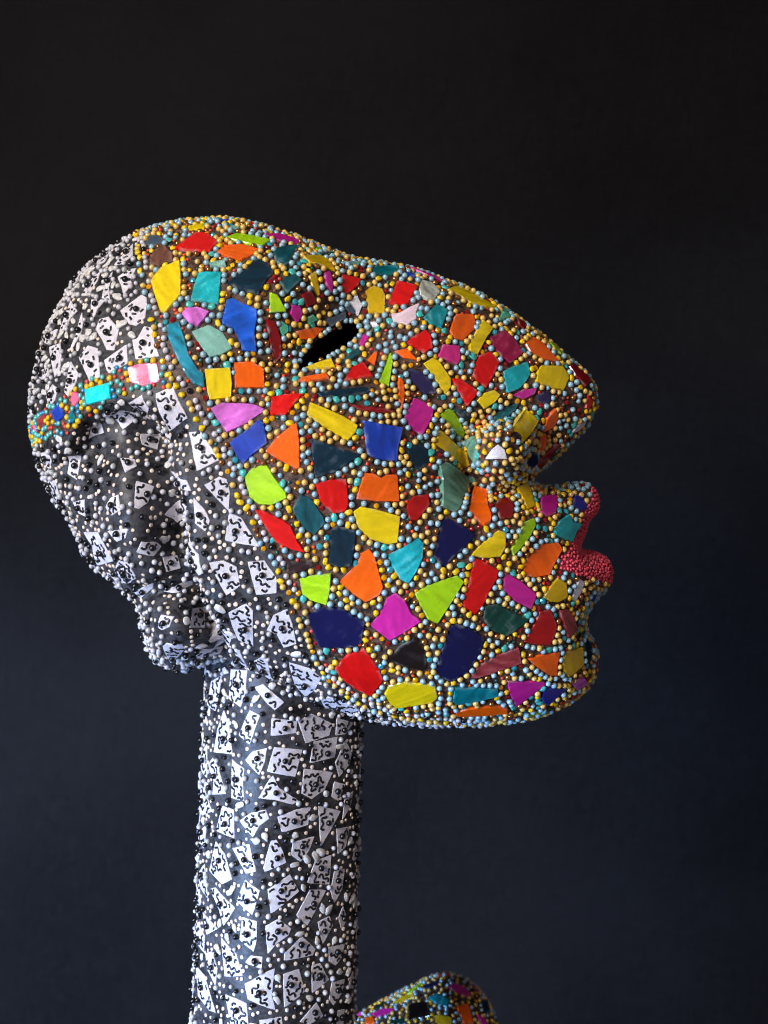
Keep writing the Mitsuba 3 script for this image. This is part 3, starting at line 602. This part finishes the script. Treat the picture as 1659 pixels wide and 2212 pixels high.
def shape_bank(kind):
    r = np.random.default_rng(len(kind) * 5 + 1)
    if kind == 'ball':
        return [ball(9, 12)]
    if kind == 'seed':
        return [ball(6, 7)]
    if kind == 'gem':
        a = np.arange(8) * math.pi / 4
        v = np.vstack([np.c_[np.cos(a), np.sin(a), a * 0 - .3], np.c_[np.cos(a), np.sin(a), a * 0 + .15], np.c_[.55 * np.cos(a + .39), .55 * np.sin(a + .39), a * 0 + .8], [[0, 0, .85]]])
        f = []
        for i in range(8):
            j = (i + 1) % 8
            f += [[i, j, 8 + j], [i, 8 + j, 8 + i], [8 + i, 8 + j, 16 + i], [8 + j, 16 + j, 16 + i], [16 + i, 16 + j, 24]]
        return [(v, np.array(f))]
    v0, f0 = ball(8, 11)
    out = []
    for i in range(5):
        v = v0.copy()
        if kind == 'disc':
            v[:, 2] = np.sign(v[:, 2]) * np.abs(v[:, 2]) ** .45
            v[:, :2] *= (1 + .16 * (meshkit.noise(v * 1.3 + i * 9) - .5) * 2)[:, None]
        else:
            v *= (1 + (.42 if kind == 'blob' else .3) * (meshkit.noise(v * 1.25 + i * 11 + 40) - .5) * 2)[:, None]
            v[:, 0] *= (1.5 if kind == 'blob' else 1.12) * r.uniform(.85, 1.2)
        out.append((v, f0))
    return out
BANK = {k: shape_bank(k) for k in ('ball', 'seed', 'gem', 'disc', 'lump', 'blob')}
PLY = {}
def bead_ply(kind, i):
    if (kind, i) not in PLY:
        v, f = BANK[KIND[kind][3]][i]
        PLY[kind, i] = mikit.ply(trimesh.Trimesh(v, f, process=False), kind + '_finish', smooth=KIND[kind][3] != 'gem')
    return PLY[kind, i]

class Beads:
    """Beads glued over a body: each finds its own free spot on the surface."""
    def __init__(self, scale=1.0):
        self.grid, self.items, self.scale = {}, [], scale
    def free(self, p, r, gap):
        c = np.floor(p / 4).astype(int)
        for i in (-1, 0, 1):
            for j in (-1, 0, 1):
                for k in (-1, 0, 1):
                    for q, qr in self.grid.get((c[0] + i, c[1] + j, c[2] + k), ()):
                        if (q[0] - p[0]) ** 2 + (q[1] - p[1]) ** 2 + (q[2] - p[2]) ** 2 < ((r + qr) * .93 + gap) ** 2:
                            return False
        return True
    def put(self, kind, p, n, gap=0.0, size=1.0, force=False, lift=.55):
        r = KIND[kind][1] * self.scale * size
        if not force and not self.free(p, r, gap):
            return False
        self.grid.setdefault(tuple(np.floor(p / 4).astype(int)), []).append((p, r))
        self.items.append((kind, p, n, r, lift))
        return True
    def build(self, thing):
        """The nearest 300 of each kind are parts of their own, the rest of the kind is one part."""
        kinds = {}
        for it in self.items:
            kinds.setdefault(it[0], []).append(it)
        for kind, its in kinds.items():
            squash, bank = KIND[kind][2], BANK[KIND[kind][3]]
            its.sort(key=lambda t: (t[2][1] > .1) * 2 + (t[1][2] < -262) * 2 - max(0, -t[2][1]) * .5 - t[3] * .1)
            pos = np.array([t[1] for t in its]); nor = np.array([t[2] for t in its]); rad = np.array([t[3] for t in its])
            u, w = frames(nor)
            a = rng.uniform(0, 2 * math.pi, len(its))
            u, w = u * np.cos(a)[:, None] + w * np.sin(a)[:, None], -u * np.sin(a)[:, None] + w * np.cos(a)[:, None]
            tilt = unit(nor + rng.normal(0, .12 if KIND[kind][3] in ('gem', 'lump', 'disc') else 0, nor.shape))
            u = unit(u - (u * tilt).sum(1, keepdims=True) * tilt); w = np.cross(tilt, u)
            pick = rng.integers(0, len(bank), len(its))
            pos = pos + nor * (rad * np.array([t[4] for t in its]) * squash)[:, None]
            R = np.stack([u * rad[:, None], w * rad[:, None], tilt * (rad * squash)[:, None]], 2)
            few = KIND[kind][3] == 'seed'
            first = 0 if few else 300
            for i in range(min(first, len(its))):
                m = np.eye(4); m[:3, :3] = R[i] * .001; m[:3, 3] = pos[i] * .001
                scene[numbered(f'{thing}__{kind}')] = {**bead_ply(kind, int(pick[i])), 'to_world': T(m)}
            if len(its) > first:
                vs, fs, at = [], [], 0
                for i in range(first, len(its)):
                    v, f = bank[pick[i]]
                    vs.append(v @ R[i].T + pos[i]); fs.append(f + at); at += len(v)
                key = add(f'{thing}__scattered_{kind}s' if few else f'{thing}__further_{kind}s', (np.vstack(vs), np.vstack(fs)), kind + '_finish', smooth=KIND[kind][3] != 'gem')
                labels[key] = {'kind': 'stuff'}

PAL = dict(yel=(226, 196, 14), yeo=(206, 168, 10), red=(208, 14, 12), rdk=(168, 14, 16), mar=(128, 14, 18), mrp=(150, 52, 56), mrm=(142, 14, 62), org=(238, 96, 6),
           lim=(160, 206, 16), mag=(194, 34, 142), mgp=(208, 44, 128), lil=(208, 108, 200), pnk=(232, 205, 214), ppk=(228, 104, 144), nav=(5, 10, 64), nvp=(38, 32, 72), blu=(24, 92, 206),
           blr=(26, 62, 168), blv=(28, 26, 140), tea=(2, 38, 54), gte=(22, 84, 92), gry=(70, 84, 100), tur=(22, 164, 172), tuq=(10, 128, 136), tub=(8, 126, 150), tcy=(20, 200, 205),
           aqu=(128, 180, 166), aqg=(98, 150, 128), min=(88, 186, 150), grn=(6, 62, 50), brn=(112, 72, 58), dbr=(52, 32, 34), blk=(18, 10, 10), wht=(225, 222, 228), pal=(196, 200, 186), w=(206, 201, 207))
STREAKY = {'tur': .3, 'tuq': .35, 'tub': .6, 'tcy': .25, 'aqu': .18, 'aqg': .4, 'blu': .3, 'blr': .25, 'lil': .3, 'pal': .5, 'mrp': .3, 'tea': .3, 'gte': .4, 'brn': .35, 'grn': .4, 'ppk': .06, 'pnk': .15, 'dbr': .5, 'mrm': .2}

class Tile:
    """A chip glued to a body: flat polygon in its own tangent plane, laid over the surface."""
    def __init__(self, body, pts):
        self.body = body
        self.c = pts.mean(0)
        g = unit(body.grad(pts)).mean(0)
        nrm = np.linalg.svd(pts - self.c)[2][2]
        nrm = nrm * np.sign(nrm @ g)
        self.n = unit(unit(g) * .5 + nrm * .5)
        self.u = unit(np.cross([0, 0, 1.0] if abs(self.n[2]) < .9 else [1.0, 0, 0], self.n))
        self.v = np.cross(self.n, self.u)
        q = self.to2(pts)
        p = Polygon(q).buffer(0)
        p = max(p.geoms, key=lambda a: a.area) if hasattr(p, 'geoms') else p
        self.poly = p.buffer(.3, join_style='mitre', mitre_limit=2)
        self.rad = np.linalg.norm(q, axis=1).max()
    def to2(self, p):
        return np.c_[(p - self.c) @ self.u, (p - self.c) @ self.v]
    def on(self, q, lift=0.0, conform=1.0):
        base = self.c + q[:, :1] * self.u + q[:, 1:2] * self.v
        p = base.copy()
        for _ in range(6):
            g = self.body.grad(p)
            gn = g @ self.n
            gn = np.where(np.abs(gn) < .25 * np.linalg.norm(g, axis=1), .25 * np.linalg.norm(g, axis=1), gn)
            p = p - (np.clip(self.body.f(p) / gn, -2, 2))[:, None] * self.n
        t = np.clip((p - base) @ self.n, -5, 5) * conform
        return base + self.n * (t + lift)[:, None]
    def slab(self, thick, bevel, conform, tilt=0.0, step=1.5, corner=.35, ragged=0.0):
        poly = self.poly.buffer(-corner).buffer(corner * 1.0, join_style='round', quad_segs=3)
        if poly.is_empty or poly.geom_type != 'Polygon':
            poly = self.poly
        ring = np.array(poly.exterior.segmentize(step).coords)[:-1]
        if not shapely.is_ccw(poly.exterior):
            ring = ring[::-1]
        keep = np.linalg.norm(ring - np.roll(ring, 1, 0), axis=1) > .12
        ring = ring[keep]
        t = np.roll(ring, -1, 0) - np.roll(ring, 1, 0)
        nn = unit(np.c_[-t[:, 1], t[:, 0]])
        if ragged:
            ring = ring + nn * rng.normal(0, ragged, (len(ring), 1))
        inner = ring + nn * bevel
        x0, y0, x1, y1 = poly.bounds
        gx, gy = np.meshgrid(np.arange(x0, x1, step), np.arange(y0, y1, step))
        ip = np.c_[gx.ravel(), gy.ravel()] + rng.normal(0, .05, (gx.size, 2))
        core = poly.buffer(-bevel - step * .55)
        ip = ip[shapely.contains_xy(core, ip[:, 0], ip[:, 1])] if not core.is_empty else ip[:0]
        pts = np.vstack([inner, ip])
        tri = Delaunay(pts).simplices
        cen = pts[tri].mean(1)
        tri = tri[shapely.contains_xy(Polygon(inner).buffer(.02), cen[:, 0], cen[:, 1])]
        a = pts[tri]
        e1, e2 = a[:, 1] - a[:, 0], a[:, 2] - a[:, 0]
        area = e1[:, 0] * e2[:, 1] - e1[:, 1] * e2[:, 0]
        tri[area < 0] = tri[area < 0][:, ::-1]
        N, Np = len(ring), len(pts)
        tl = rng.normal(0, tilt, 2) + getattr(self, 'lean', 0)
        top = self.on(pts, thick + np.clip(pts @ tl, -.5, .6), conform)
        edge = self.on(ring, thick * .5 + np.clip(ring @ tl, -.4, .5), conform)
        low = self.on(ring, -.9, 1.0)
        v = np.vstack([top, edge, edge, low, top[:N]])
        i = np.arange(N); j = (i + 1) % N
        k = Np + 3 * N
        f = np.vstack([tri, np.c_[Np + i, Np + j, k + j], np.c_[Np + i, k + j, k + i], np.c_[Np + 2 * N + i, Np + 2 * N + j, Np + N + j], np.c_[Np + 2 * N + i, Np + N + j, Np + N + i]])
        return v, f, np.vstack([pts, ring, ring, ring, pts[:N]])

def paint(col, q, amount, seed):
    """Brushed enamel: streaks along one direction, thin at the rim."""
    a = seed * 2.4
    d = np.c_[q @ [math.cos(a), math.sin(a)] * .12, q @ [-math.sin(a), math.cos(a)] * .62, np.full(len(q), seed * 3.7)]
    s = meshkit.fbm(d, 3, seed) - .5
    c = lin(*col)
    out = c[None] * (1 + (1.7 * amount + .24) * 2 * s[:, None])
    pale = np.clip(s - .12, 0, 1)[:, None] * amount * 3.0
    return np.clip(out * (1 - pale) + (c * .5 + .4) * pale, 0, 1)

def rimmed(c, q, tile):
    """Where the enamel stops short of the cut edge the clear glass shows."""
    d = shapely.distance(tile.poly.exterior, shapely.points(q))
    k = np.clip(1 - d / .55, 0, 1) * np.clip(meshkit.noise(np.c_[q * .45, np.full(len(q), tile.rad * 9)]) * 3 - 1.5, 0, 1) * .45
    return c * (1 - k[:, None]) + np.array([.42, .46, .44]) * k[:, None]

def tiles_from(table, body):
    out = []
    for row in table.strip().split('\n'):
        w = row.split()
        col = w.pop(0) if ',' not in w[0] else None
        pts = np.array([[float(x) / 10 for x in p.split(',')] for p in w])
        out.append((col, Tile(body, pts)))
    return out

def ribbon(paths3, normals, r):
    """Raised strokes of paint squeezed from a tube: rounded, fatter at both ends."""
    vs, fs, at, S = [], [], 0, 7
    for P, N in zip(paths3, normals):
        k = len(P)
        t = unit(np.gradient(P, axis=0))
        b = unit(np.cross(N, t))
        s = np.linspace(0, 1, k)
        rad = r * (1 + .45 * np.exp(-(s / .12) ** 2) + .25 * np.exp(-((1 - s) / .1) ** 2))
        rad[[0, -1]] *= .25
        ang = np.arange(S) * 2 * math.pi / S
        v = P[:, None] + rad[:, None, None] * (np.cos(ang)[None, :, None] * b[:, None] + .62 * np.sin(ang)[None, :, None] * N[:, None])
        i, j = np.meshgrid(np.arange(k - 1), np.arange(S), indexing='ij')
        q = np.stack([i * S + j, i * S + (j + 1) % S, (i + 1) * S + (j + 1) % S, (i + 1) * S + j], -1).reshape(-1, 4)
        vs.append(v.reshape(-1, 3)); fs.append(q + at); at += k * S
    return np.vstack(vs), np.vstack(fs)

def strokes(tile, style, n):
    """Wriggling lines drawn inside the tile, clear of its bead: of a few tries the longest is kept."""
    room = tile.poly.buffer(-.45)
    paths = []
    if room.is_empty:
        return paths
    x0, y0, x1, y1 = room.bounds
    free = room.difference(shapely.Point(tile.bead2).buffer(1.7))
    for _ in range(n):
        best = []
        shapely.prepare(free)
        for _ in range(14):
            p = np.array([rng.uniform(x0, x1), rng.uniform(y0, y1)])
            a = math.atan2(*(p - tile.bead2)[::-1]) + math.pi / 2 + rng.normal(0, .45)
            L = rng.uniform(1.6, 2.8) if style == 'dash' else rng.uniform(6, 13)
            ph, bend, w = rng.uniform(0, 6), rng.normal(0, .06), rng.uniform(.32, .6)
            s = np.arange(int(L / .35))
            ang = a + (0 if style == 'dash' else .95) * np.sin(ph + s * w) + bend * s
            pts = p + np.vstack([[0, 0], np.cumsum(.35 * np.c_[np.cos(ang), np.sin(ang)], 0)])
            ok = shapely.contains_xy(free, pts[:, 0], pts[:, 1])
            m = len(ok) if ok.all() else int(np.argmin(ok))
            if m > len(best):
                best = pts[:m]
        if len(best) >= (4 if style == 'dash' else 7):
            paths.append(best)
            free = free.difference(shapely.LineString(best).buffer(1.15))
            if free.is_empty:
                break
    return paths

def white_tile(thing, tile, style):
    v, f, q = tile.slab(.38, .12, 1.0, 0, 1.9, .15, .05)
    col = paint(PAL['w'], q, .02, int(rng.integers(1, 99)))
    key = add(f'{thing}__white_tile', (v, f), 'vinyl_white', smooth=True, color=col)
    cen = np.array(tile.poly.representative_point().coords[0]) * .4 + np.array(tile.poly.centroid.coords[0]) * .6
    tile.bead2 = cen + rng.normal(0, .09 * tile.rad, 2)
    if not tile.poly.buffer(-1).contains(shapely.Point(tile.bead2)):
        tile.bead2 = np.array(tile.poly.representative_point().coords[0])
    area = tile.poly.area
    n = int(np.clip(area / (11 if style == 'dash' else 19), 1, 7))
    ps = strokes(tile, style, n)
    if ps:
        P3 = [tile.on(p, .46) for p in ps]
        N3 = [np.repeat(tile.n[None], len(p), 0) for p in ps]
        add(f'{key}__painted_line', ribbon(P3, N3, .52 if style == 'line' else .55), 'paint_black', smooth=True)
    p = tile.on(tile.bead2[None], .3)[0]
    n = unit(tile.body.grad(p[None]))[0]
    v, f = BANK['ball'][0]
    r = KIND['black_bead'][1] * rng.uniform(.95, 1.08)
    add(f'{key}__black_bead', (v * r + p + n * r * .6, f), 'black_bead_finish', smooth=True)

def glass_tile(thing, col, tile, thick=1.3):
    if col == 'wht':
        v, f, q = tile.slab(.9, .3, .5, .05, 1.6)
        return add(f'{thing}__glass_tile', (v, f), 'mirror_chip', smooth=False)
    if col == 'ppk':
        tile.lean = np.array([-.16, -.05])
    v, f, q = tile.slab(thick * rng.uniform(.75, 1.25), .28, .6, .03, 1.15)
    key = add(f'{thing}__glass_tile', (v, f), 'painted_glass', smooth=True, color=rimmed(paint(PAL[col], q, STREAKY.get(col, .06), int(rng.integers(1, 99))), q, tile))
    return key

def samples(v, f, n, seed):
    r = np.random.default_rng(seed)
    a, b, c = v[f[:, 0]], v[f[:, 1]], v[f[:, 2]]
    ar = np.linalg.norm(np.cross(b - a, c - a), axis=1)
    k = r.choice(len(f), n, p=ar / ar.sum())
    s, t = r.random((2, n, 1)); fl = s + t > 1; s, t = np.where(fl, 1 - s, s), np.where(fl, 1 - t, t)
    return a[k] + s * (b[k] - a[k]) + t * (c[k] - a[k])

def clearance(P, tiles):
    """Distance from each point to the nearest tile's edge; negative on a tile."""
    d = np.full(len(P), 9.0)
    tree = cKDTree(P)
    for _, t in tiles:
        k = np.array(tree.query_ball_point(t.c, t.rad + 5), int)
        if len(k) == 0:
            continue
        k = k[np.abs((P[k] - t.c) @ t.n) < 7]
        q = shapely.points(t.to2(P[k]))
        e = np.where(shapely.contains(t.poly, q), -1, 1) * shapely.distance(t.poly.exterior, q)
        d[k] = np.minimum(d[k], e)
    return d

def rim_points(tiles, body, off, step):
    P = []
    for _, t in tiles:
        ring = np.array(t.poly.buffer(off).exterior.segmentize(step / 3).coords)
        s = np.r_[0, np.cumsum(np.linalg.norm(np.diff(ring, axis=0), axis=1))]
        m = max(3, int(s[-1] / step))
        x = (np.arange(m) + rng.uniform(0, 1)) * s[-1] / m
        P.append(t.on(np.c_[np.interp(x, s, ring[:, 0]), np.interp(x, s, ring[:, 1])]))
    return np.vstack(P)

def curve_points(body, line, off, step):
    """Points on both flanks of a body along a line of its side view."""
    l = shapely.LineString(line).offset_curve(off)
    n = int(l.length / (step * .5))
    q = np.array([l.interpolate(i / n, normalized=True).coords[0] for i in range(n)]) + rng.normal(0, .32, (n, 2))
    out = []
    H = body._s(body.H, np.c_[q[:, 0], q[:, 0] * 0, q[:, 1]])
    for s in (-1, 1):
        y = body.y0 + s * np.sqrt(np.maximum(H, 0))
        out.append(np.c_[q[:, 0], y, q[:, 1]][H > 1])
    return np.vstack(out)

def choose(names, weights):
    w = np.array(weights, float)
    return names[int(rng.choice(len(names), p=w / w.sum()))]

# ---------------------------------------------------------------- the setting: a sheet of black paper hanging well behind a black table
zs = np.linspace(1.9, -1.3, 190)
xs = np.linspace(-1.9, 1.9, 220)
ys = np.full(len(zs), .6)
Xg, k = np.meshgrid(xs, np.arange(len(ys)), indexing='ij')
Pg = np.stack([Xg, ys[k], zs[k]], -1).reshape(-1, 3)
Pg[:, 1] += (meshkit.fbm(Pg * [2.6, 3.0, 1.8] + 5, 2) - .5) * .03 + np.abs(meshkit.noise(np.c_[(Pg[:, 0] + Pg[:, 2] * .6) * 3.3, Pg[:, 1], (Pg[:, 2] - Pg[:, 0] * .4) * 2.1]) - .5) * .03
i, j = np.meshgrid(np.arange(len(xs) - 1), np.arange(len(ys) - 1), indexing='ij')
n = len(ys)
add('backdrop', (Pg * 1000, np.stack([i * n + j, i * n + j + 1, (i + 1) * n + j + 1, (i + 1) * n + j], -1).reshape(-1, 4)), 'black_paper', smooth=True)
add('table', trimesh.creation.box([900, 620, 30], trimesh.transformations.translation_matrix([0, 10, -665])), 'table_black')
labels['table'] = {'label': 'plain black table top under the mosaic sculptures', 'category': 'table', 'kind': 'structure'}
labels['backdrop'] = {'label': 'black backdrop paper hanging behind both mosaic sculptures', 'category': 'backdrop', 'kind': 'structure'}

# ---------------------------------------------------------------- the head and its neck
A = 'head_sculpture'
labels[A] = {'label': 'large mosaic head in profile on a tall black and white neck, pink beaded lips', 'category': 'sculpture'}
v, q = HEAD.mesh(1.25)
f = np.vstack([q[:, [0, 1, 2]], q[:, [0, 2, 3]]])
cen = v[f].mean(1)
in_eye = shapely.contains_xy(EYE_P.buffer(.3), cen[:, 0], cen[:, 2]) & (HEAD._s(HEAD.H, cen) > 100)
in_lip = shapely.contains_xy(LIP_P, cen[:, 0], cen[:, 2]) & ~in_eye
in_face = (shapely.contains_xy(FACE_P, cen[:, 0], cen[:, 2]) | shapely.contains_xy(BAND_P, cen[:, 0], cen[:, 2])) & ~in_eye & ~in_lip
for name, sel, mat in (('face', in_face, 'brown_ground'), ('skull', ~(in_face | in_eye | in_lip), 'dark_ground'), ('eye_opening', in_eye & (cen[:, 1] < 0), 'eye_black'), ('eye_opening', in_eye & (cen[:, 1] > 0), 'eye_black'), ('lips', in_lip, 'lip_pink')):
    ff = f[sel]; used = np.unique(ff); re = np.zeros(len(v), int); re[used] = np.arange(len(used))
    add(f'{A}__{name}', (v[used], re[ff]), mat, smooth=True)
labels[A + '__eye_opening'] = {'label': 'empty black almond eye opening'}
labels[A + '__lips'] = {'label': 'pouting lips crusted with tiny pink beads'}

zz = np.linspace(-649, -62, 170); an = np.arange(72) * 2 * math.pi / 72
rows = []
for z in zz:
    cx, r = NECK.ax(np.array([z]))
    c, s = np.cos(an), np.sin(an)
    k = r / (np.abs(NECK.c * c + NECK.s * s) ** NECK.n + np.abs(-NECK.s * c + NECK.c * s) ** NECK.n) ** (1 / NECK.n)
    rows.append(np.c_[cx + k * c, NECK.y0 + k * s, np.full(72, z)])
nv = np.vstack(rows)
i, j = np.meshgrid(np.arange(len(zz) - 1), np.arange(72), indexing='ij')
nf = np.stack([i * 72 + j, i * 72 + (j + 1) % 72, (i + 1) * 72 + (j + 1) % 72, (i + 1) * 72 + j], -1).reshape(-1, 4)
nf = np.vstack([nf[:, [0, 1, 2]], nf[:, [0, 2, 3]]])
add(f'{A}__neck', (nv, nf), 'dark_ground', smooth=True)

def fillers(body, P, tiles, size, room, most, cols):
    """Small broken pieces set where the large ones leave space."""
    out = []
    n = unit(body.grad(P))
    cl = clearance(P, tiles)
    ok = np.nonzero((n[:, 1] < .45) & (cl > room))[0]
    got = np.zeros((0, 3))
    for i in ok:
        if len(out) >= most:
            break
        if len(got) and np.min(np.linalg.norm(got - P[i], axis=1)) < room * 1.75:
            continue
        u, w = frames(n[i:i + 1])
        k = int(rng.integers(4, 6))
        a = np.sort(np.arange(k) * 2 * math.pi / k + rng.normal(0, .28, k)) + rng.uniform(0, 6)
        r = rng.uniform(*size) * rng.uniform(.8, 1.15, k)
        s = rng.uniform(.55, .95)
        t = rng.uniform(0, 3.14)
        x, y = r * np.cos(a), r * np.sin(a) * s
        x, y = x * math.cos(t) - y * math.sin(t), x * math.sin(t) + y * math.cos(t)
        out.append((choose(cols, [1] * len(cols)) if cols else None, Tile(body, P[i] + x[:, None] * u + y[:, None] * w)))
        got = np.vstack([got, P[i]])
    return out

glass = tiles_from(GLASS, HEAD)
for col, t in glass:
    glass_tile(A, col, t)
white, neck_white = tiles_from(WHITE, HEAD), tiles_from(NECK_WHITE, NECK)
P = HEAD.snap(samples(v, f, 52000, 3), 2, 1)
NP = samples(nv, nf, 30000, 4)
NP = NP[(NP[:, 2] < -68) & (NP[:, 2] > -360)]
NP = NP[HEAD.f(NP) > 60]
where = lambda Q, poly, edge: shapely.contains_xy(poly.buffer(edge), Q[:, 0], Q[:, 2])
skin = P[~where(P, FACE_P, 6) & ~where(P, BAND_P, 4)]
white += fillers(HEAD, skin, white, (3.2, 5.2), 5.0, 60, None)
neck_white += fillers(NECK, NP, neck_white, (3.4, 5.4), 4.9, 70, None)
mask = P[where(P, FACE_P, -5) & ~where(P, EYE_P, 5) & ~where(P, LIP_P, 5)]
more = fillers(HEAD, mask, glass, (2.8, 4.8), 5.4, 90, ['yel', 'red', 'org', 'tuq', 'mag', 'lim', 'gte', 'mar', 'blr', 'aqu'])
for col, t in more:
    glass_tile(A, col, t, 1.0)
glass += more
band = P[where(P, BAND_P, -3.2) & (P[:, 1] < 0)]
more = fillers(HEAD, band, glass, (2.4, 3.4), 4.6, 12, ['tcy', 'blr', 'ppk', 'mrp', 'tuq'])
for col, t in more:
    glass_tile(A, col, t, 1.0)
glass += more
for i, (_, t) in enumerate(white):
    white_tile(A, t, 'dash' if i < 18 or (i > 57 and t.c[2] > 45) else 'line')
for _, t in neck_white:
    white_tile(A, t, 'line')

# ---------------------------------------------------------------- beads on the head
B = Beads()
FACE_KINDS = ['blue_pearl', 'gold_pearl', 'copper_bead', 'yellow_bead', 'amber_rhinestone', 'turquoise_chip', 'teal_rhinestone', 'red_rhinestone']
FACE_W = [.36, .32, .08, .105, .035, .04, .03, .03]
EYE_OUT, LIP_OUT, BAND_OUT = EYE_P.buffer(.5), LIP_P.buffer(1.0), BAND_P
def regions(P):
    eye = shapely.contains_xy(EYE_OUT, P[:, 0], P[:, 2])
    lip = shapely.contains_xy(LIP_OUT, P[:, 0], P[:, 2])
    band = shapely.contains_xy(BAND_OUT, P[:, 0], P[:, 2])
    face = shapely.contains_xy(FACE_P, P[:, 0], P[:, 2])
    return np.where(eye, 0, np.where(lip, 1, np.where(face, 2, np.where(band, 3, 4))))
def glue(P, body, tiles, allow, kinds, weights, gap=0., size=(.92, 1.06), margin=.5, skip=0.0, beads=B):
    n = unit(body.grad(P))
    ok = n[:, 1] < .55
    P, n = P[ok], n[ok]
    cl = clearance(P, tiles)
    reg = regions(P) if allow is not None else None
    for i in range(len(P)):
        if rng.random() < skip or (allow is not None and reg[i] not in allow):
            continue
        kd = choose(kinds, weights)
        sz = rng.uniform(*size)
        if cl[i] < KIND[kd][1] * beads.scale * sz * (max(margin, 1.15) if kd == 'white_paint_blob' else margin):
            continue
        g = gap() if callable(gap) else gap
        beads.put(kd, P[i], n[i], g, sz)

# rows that follow the seam between the coloured face and the black and white skull, the lips and the eye
glue(curve_points(HEAD, BND, -1.2, 2.9), HEAD, glass + white, None, ['gold_pearl', 'yellow_bead', 'copper_bead', 'blue_pearl', 'amber_rhinestone'], [.46, .24, .12, .12, .06], margin=.2, skip=.35, gap=.05)
glue(curve_points(HEAD, BND, 4.6, 3.2), HEAD, glass + white, (4,), ['white_bead', 'black_bead', 'cream_chip'], [.5, .3, .2], margin=.5, skip=.45, gap=.3)
glue(curve_points(HEAD, BND, 1.9, 3.0), HEAD, glass + white, None, ['white_bead', 'grey_pearl', 'black_bead'], [.72, .16, .12], margin=.2, skip=.35, gap=.1)
eye_rim = np.array(EYE_P.buffer(1.3).exterior.segmentize(.8).coords)
er = np.c_[eye_rim[:, 0], -np.sqrt(np.maximum(HEAD._s(HEAD.H, np.c_[eye_rim[:, 0], eye_rim[:, 0] * 0, eye_rim[:, 1]]), 1)), eye_rim[:, 1]]
glue(er[::3], HEAD, glass, (2,), ['blue_pearl', 'gold_pearl'], [.5, .5], margin=.3)
glue(rim_points(glass, HEAD, 1.45, 3.35), HEAD, glass, (2,), FACE_KINDS, FACE_W, margin=.45, skip=.1)
glue(P[:30000], HEAD, glass, (2,), FACE_KINDS, FACE_W, gap=lambda: rng.choice([0, .25, .8]), margin=.35)
glue(P[30000:], HEAD, glass, (2,), FACE_KINDS, FACE_W, gap=0, margin=.3, size=(.72, .92), skip=.45)
glue(P[:30000], HEAD, glass, (2,), ['orange_seed', 'coral_seed', 'green_seed', 'brown_seed', 'red_rhinestone'], [.26, .2, .26, .22, .06], margin=.3)
in_band = shapely.contains_xy(BAND_P.buffer(1), cen[:, 0], cen[:, 2]) & ~shapely.contains_xy(FACE_P, cen[:, 0], cen[:, 2])
glue(HEAD.snap(samples(v, f[in_band], 7000, 8), 2, 1), HEAD, glass, (3,), ['aqua_seed', 'yellow_seed', 'blue_seed', 'coral_seed'], [.42, .32, .16, .1], margin=.3, size=(1.0, 1.3))
# the skull and the nape
hw = clearance(P, white)
bw = ['white_bead', 'black_bead', 'cream_chip', 'grey_pearl', 'white_paint_blob']
up = P[P[:, 2] > 45]; dn = P[P[:, 2] <= 45]
glue(up, HEAD, white + glass, (4,), bw, [.38, .12, .14, .08, .3], gap=lambda: rng.uniform(0, .9), margin=.6, size=(.7, 1.0))
jaw = np.array([FM(*p) for p in [(670, 1690), (715, 1790), (750, 1900), (775, 2050), (790, 2200), (830, 2350), (880, 2480), (930, 2620)]])
back = dn[:, 0] < np.interp(dn[:, 2], jaw[::-1, 1], jaw[::-1, 0])
glue(dn[back & (dn[:, 0] > FM(330, 0)[0])], HEAD, white + glass, (4,), bw, [.26, .16, .41, .1, .07], gap=lambda: rng.uniform(.4, 2.4), margin=.75, size=(.82, 1.05))
glue(dn[~back | (dn[:, 0] <= FM(330, 0)[0])], HEAD, white + glass, (4,), bw, [.25, .18, .42, .1, .05], gap=lambda: rng.uniform(0, 1.2), margin=.7, size=(.82, 1.05))
# lips: tiny beads, packed
lp = P[regions(P) == 1]
rl = np.random.default_rng(5)
sel = in_lip
LP = HEAD.snap(samples(v, f[sel], 9000, 9), 2, 1)
glue(LP, HEAD, [], None, ['pink_lip_bead'], [1], size=(.75, 1.2), margin=-9)
# the neck
glue(NP, NECK, neck_white, None, bw, [.17, .17, .44, .05, .17], gap=lambda: rng.uniform(0, 1.5), margin=.7, size=(.75, 1.03))
B.build(A)

# ---------------------------------------------------------------- the second sculpture, behind
C = 'head_sculpture_001'
labels[C] = {'label': 'smaller mosaic sculpture behind, only its rounded beaded top showing at the right of the neck', 'category': 'sculpture'}
v2, q2 = SECOND.mesh(2.0)
f2 = np.vstack([q2[:, [0, 1, 2]], q2[:, [0, 2, 3]]])
add(f'{C}__body', (v2, q2), 'brown_ground', smooth=True)
add(f'{C}__plinth', trimesh.creation.cylinder(48, 240, 48, transform=trimesh.transformations.translation_matrix([30, 160, -529])), 'table_black', smooth=40)
glass2 = tiles_from(GLASS_2, SECOND)
P2 = SECOND.snap(samples(v2, f2, 26000, 6), 2, 1)
P2 = P2[P2[:, 2] > -385]
glass2 += fillers(SECOND, P2, glass2, (5, 7.5), 7.5, 70, ['yel', 'org', 'lim', 'mag', 'tuq', 'blk', 'grn', 'red'])
for col, t in glass2:
    glass_tile(C, col, t, 1.2)
B2 = Beads(.86)
glue(rim_points(glass2, SECOND, 1.5, 4.4), SECOND, glass2, None, FACE_KINDS[:5], FACE_W[:5], margin=.45, beads=B2)
glue(P2, SECOND, glass2, None, FACE_KINDS, FACE_W, gap=lambda: rng.choice([1.2, 2.4, 4]), margin=.35, beads=B2)
B2.build(C)
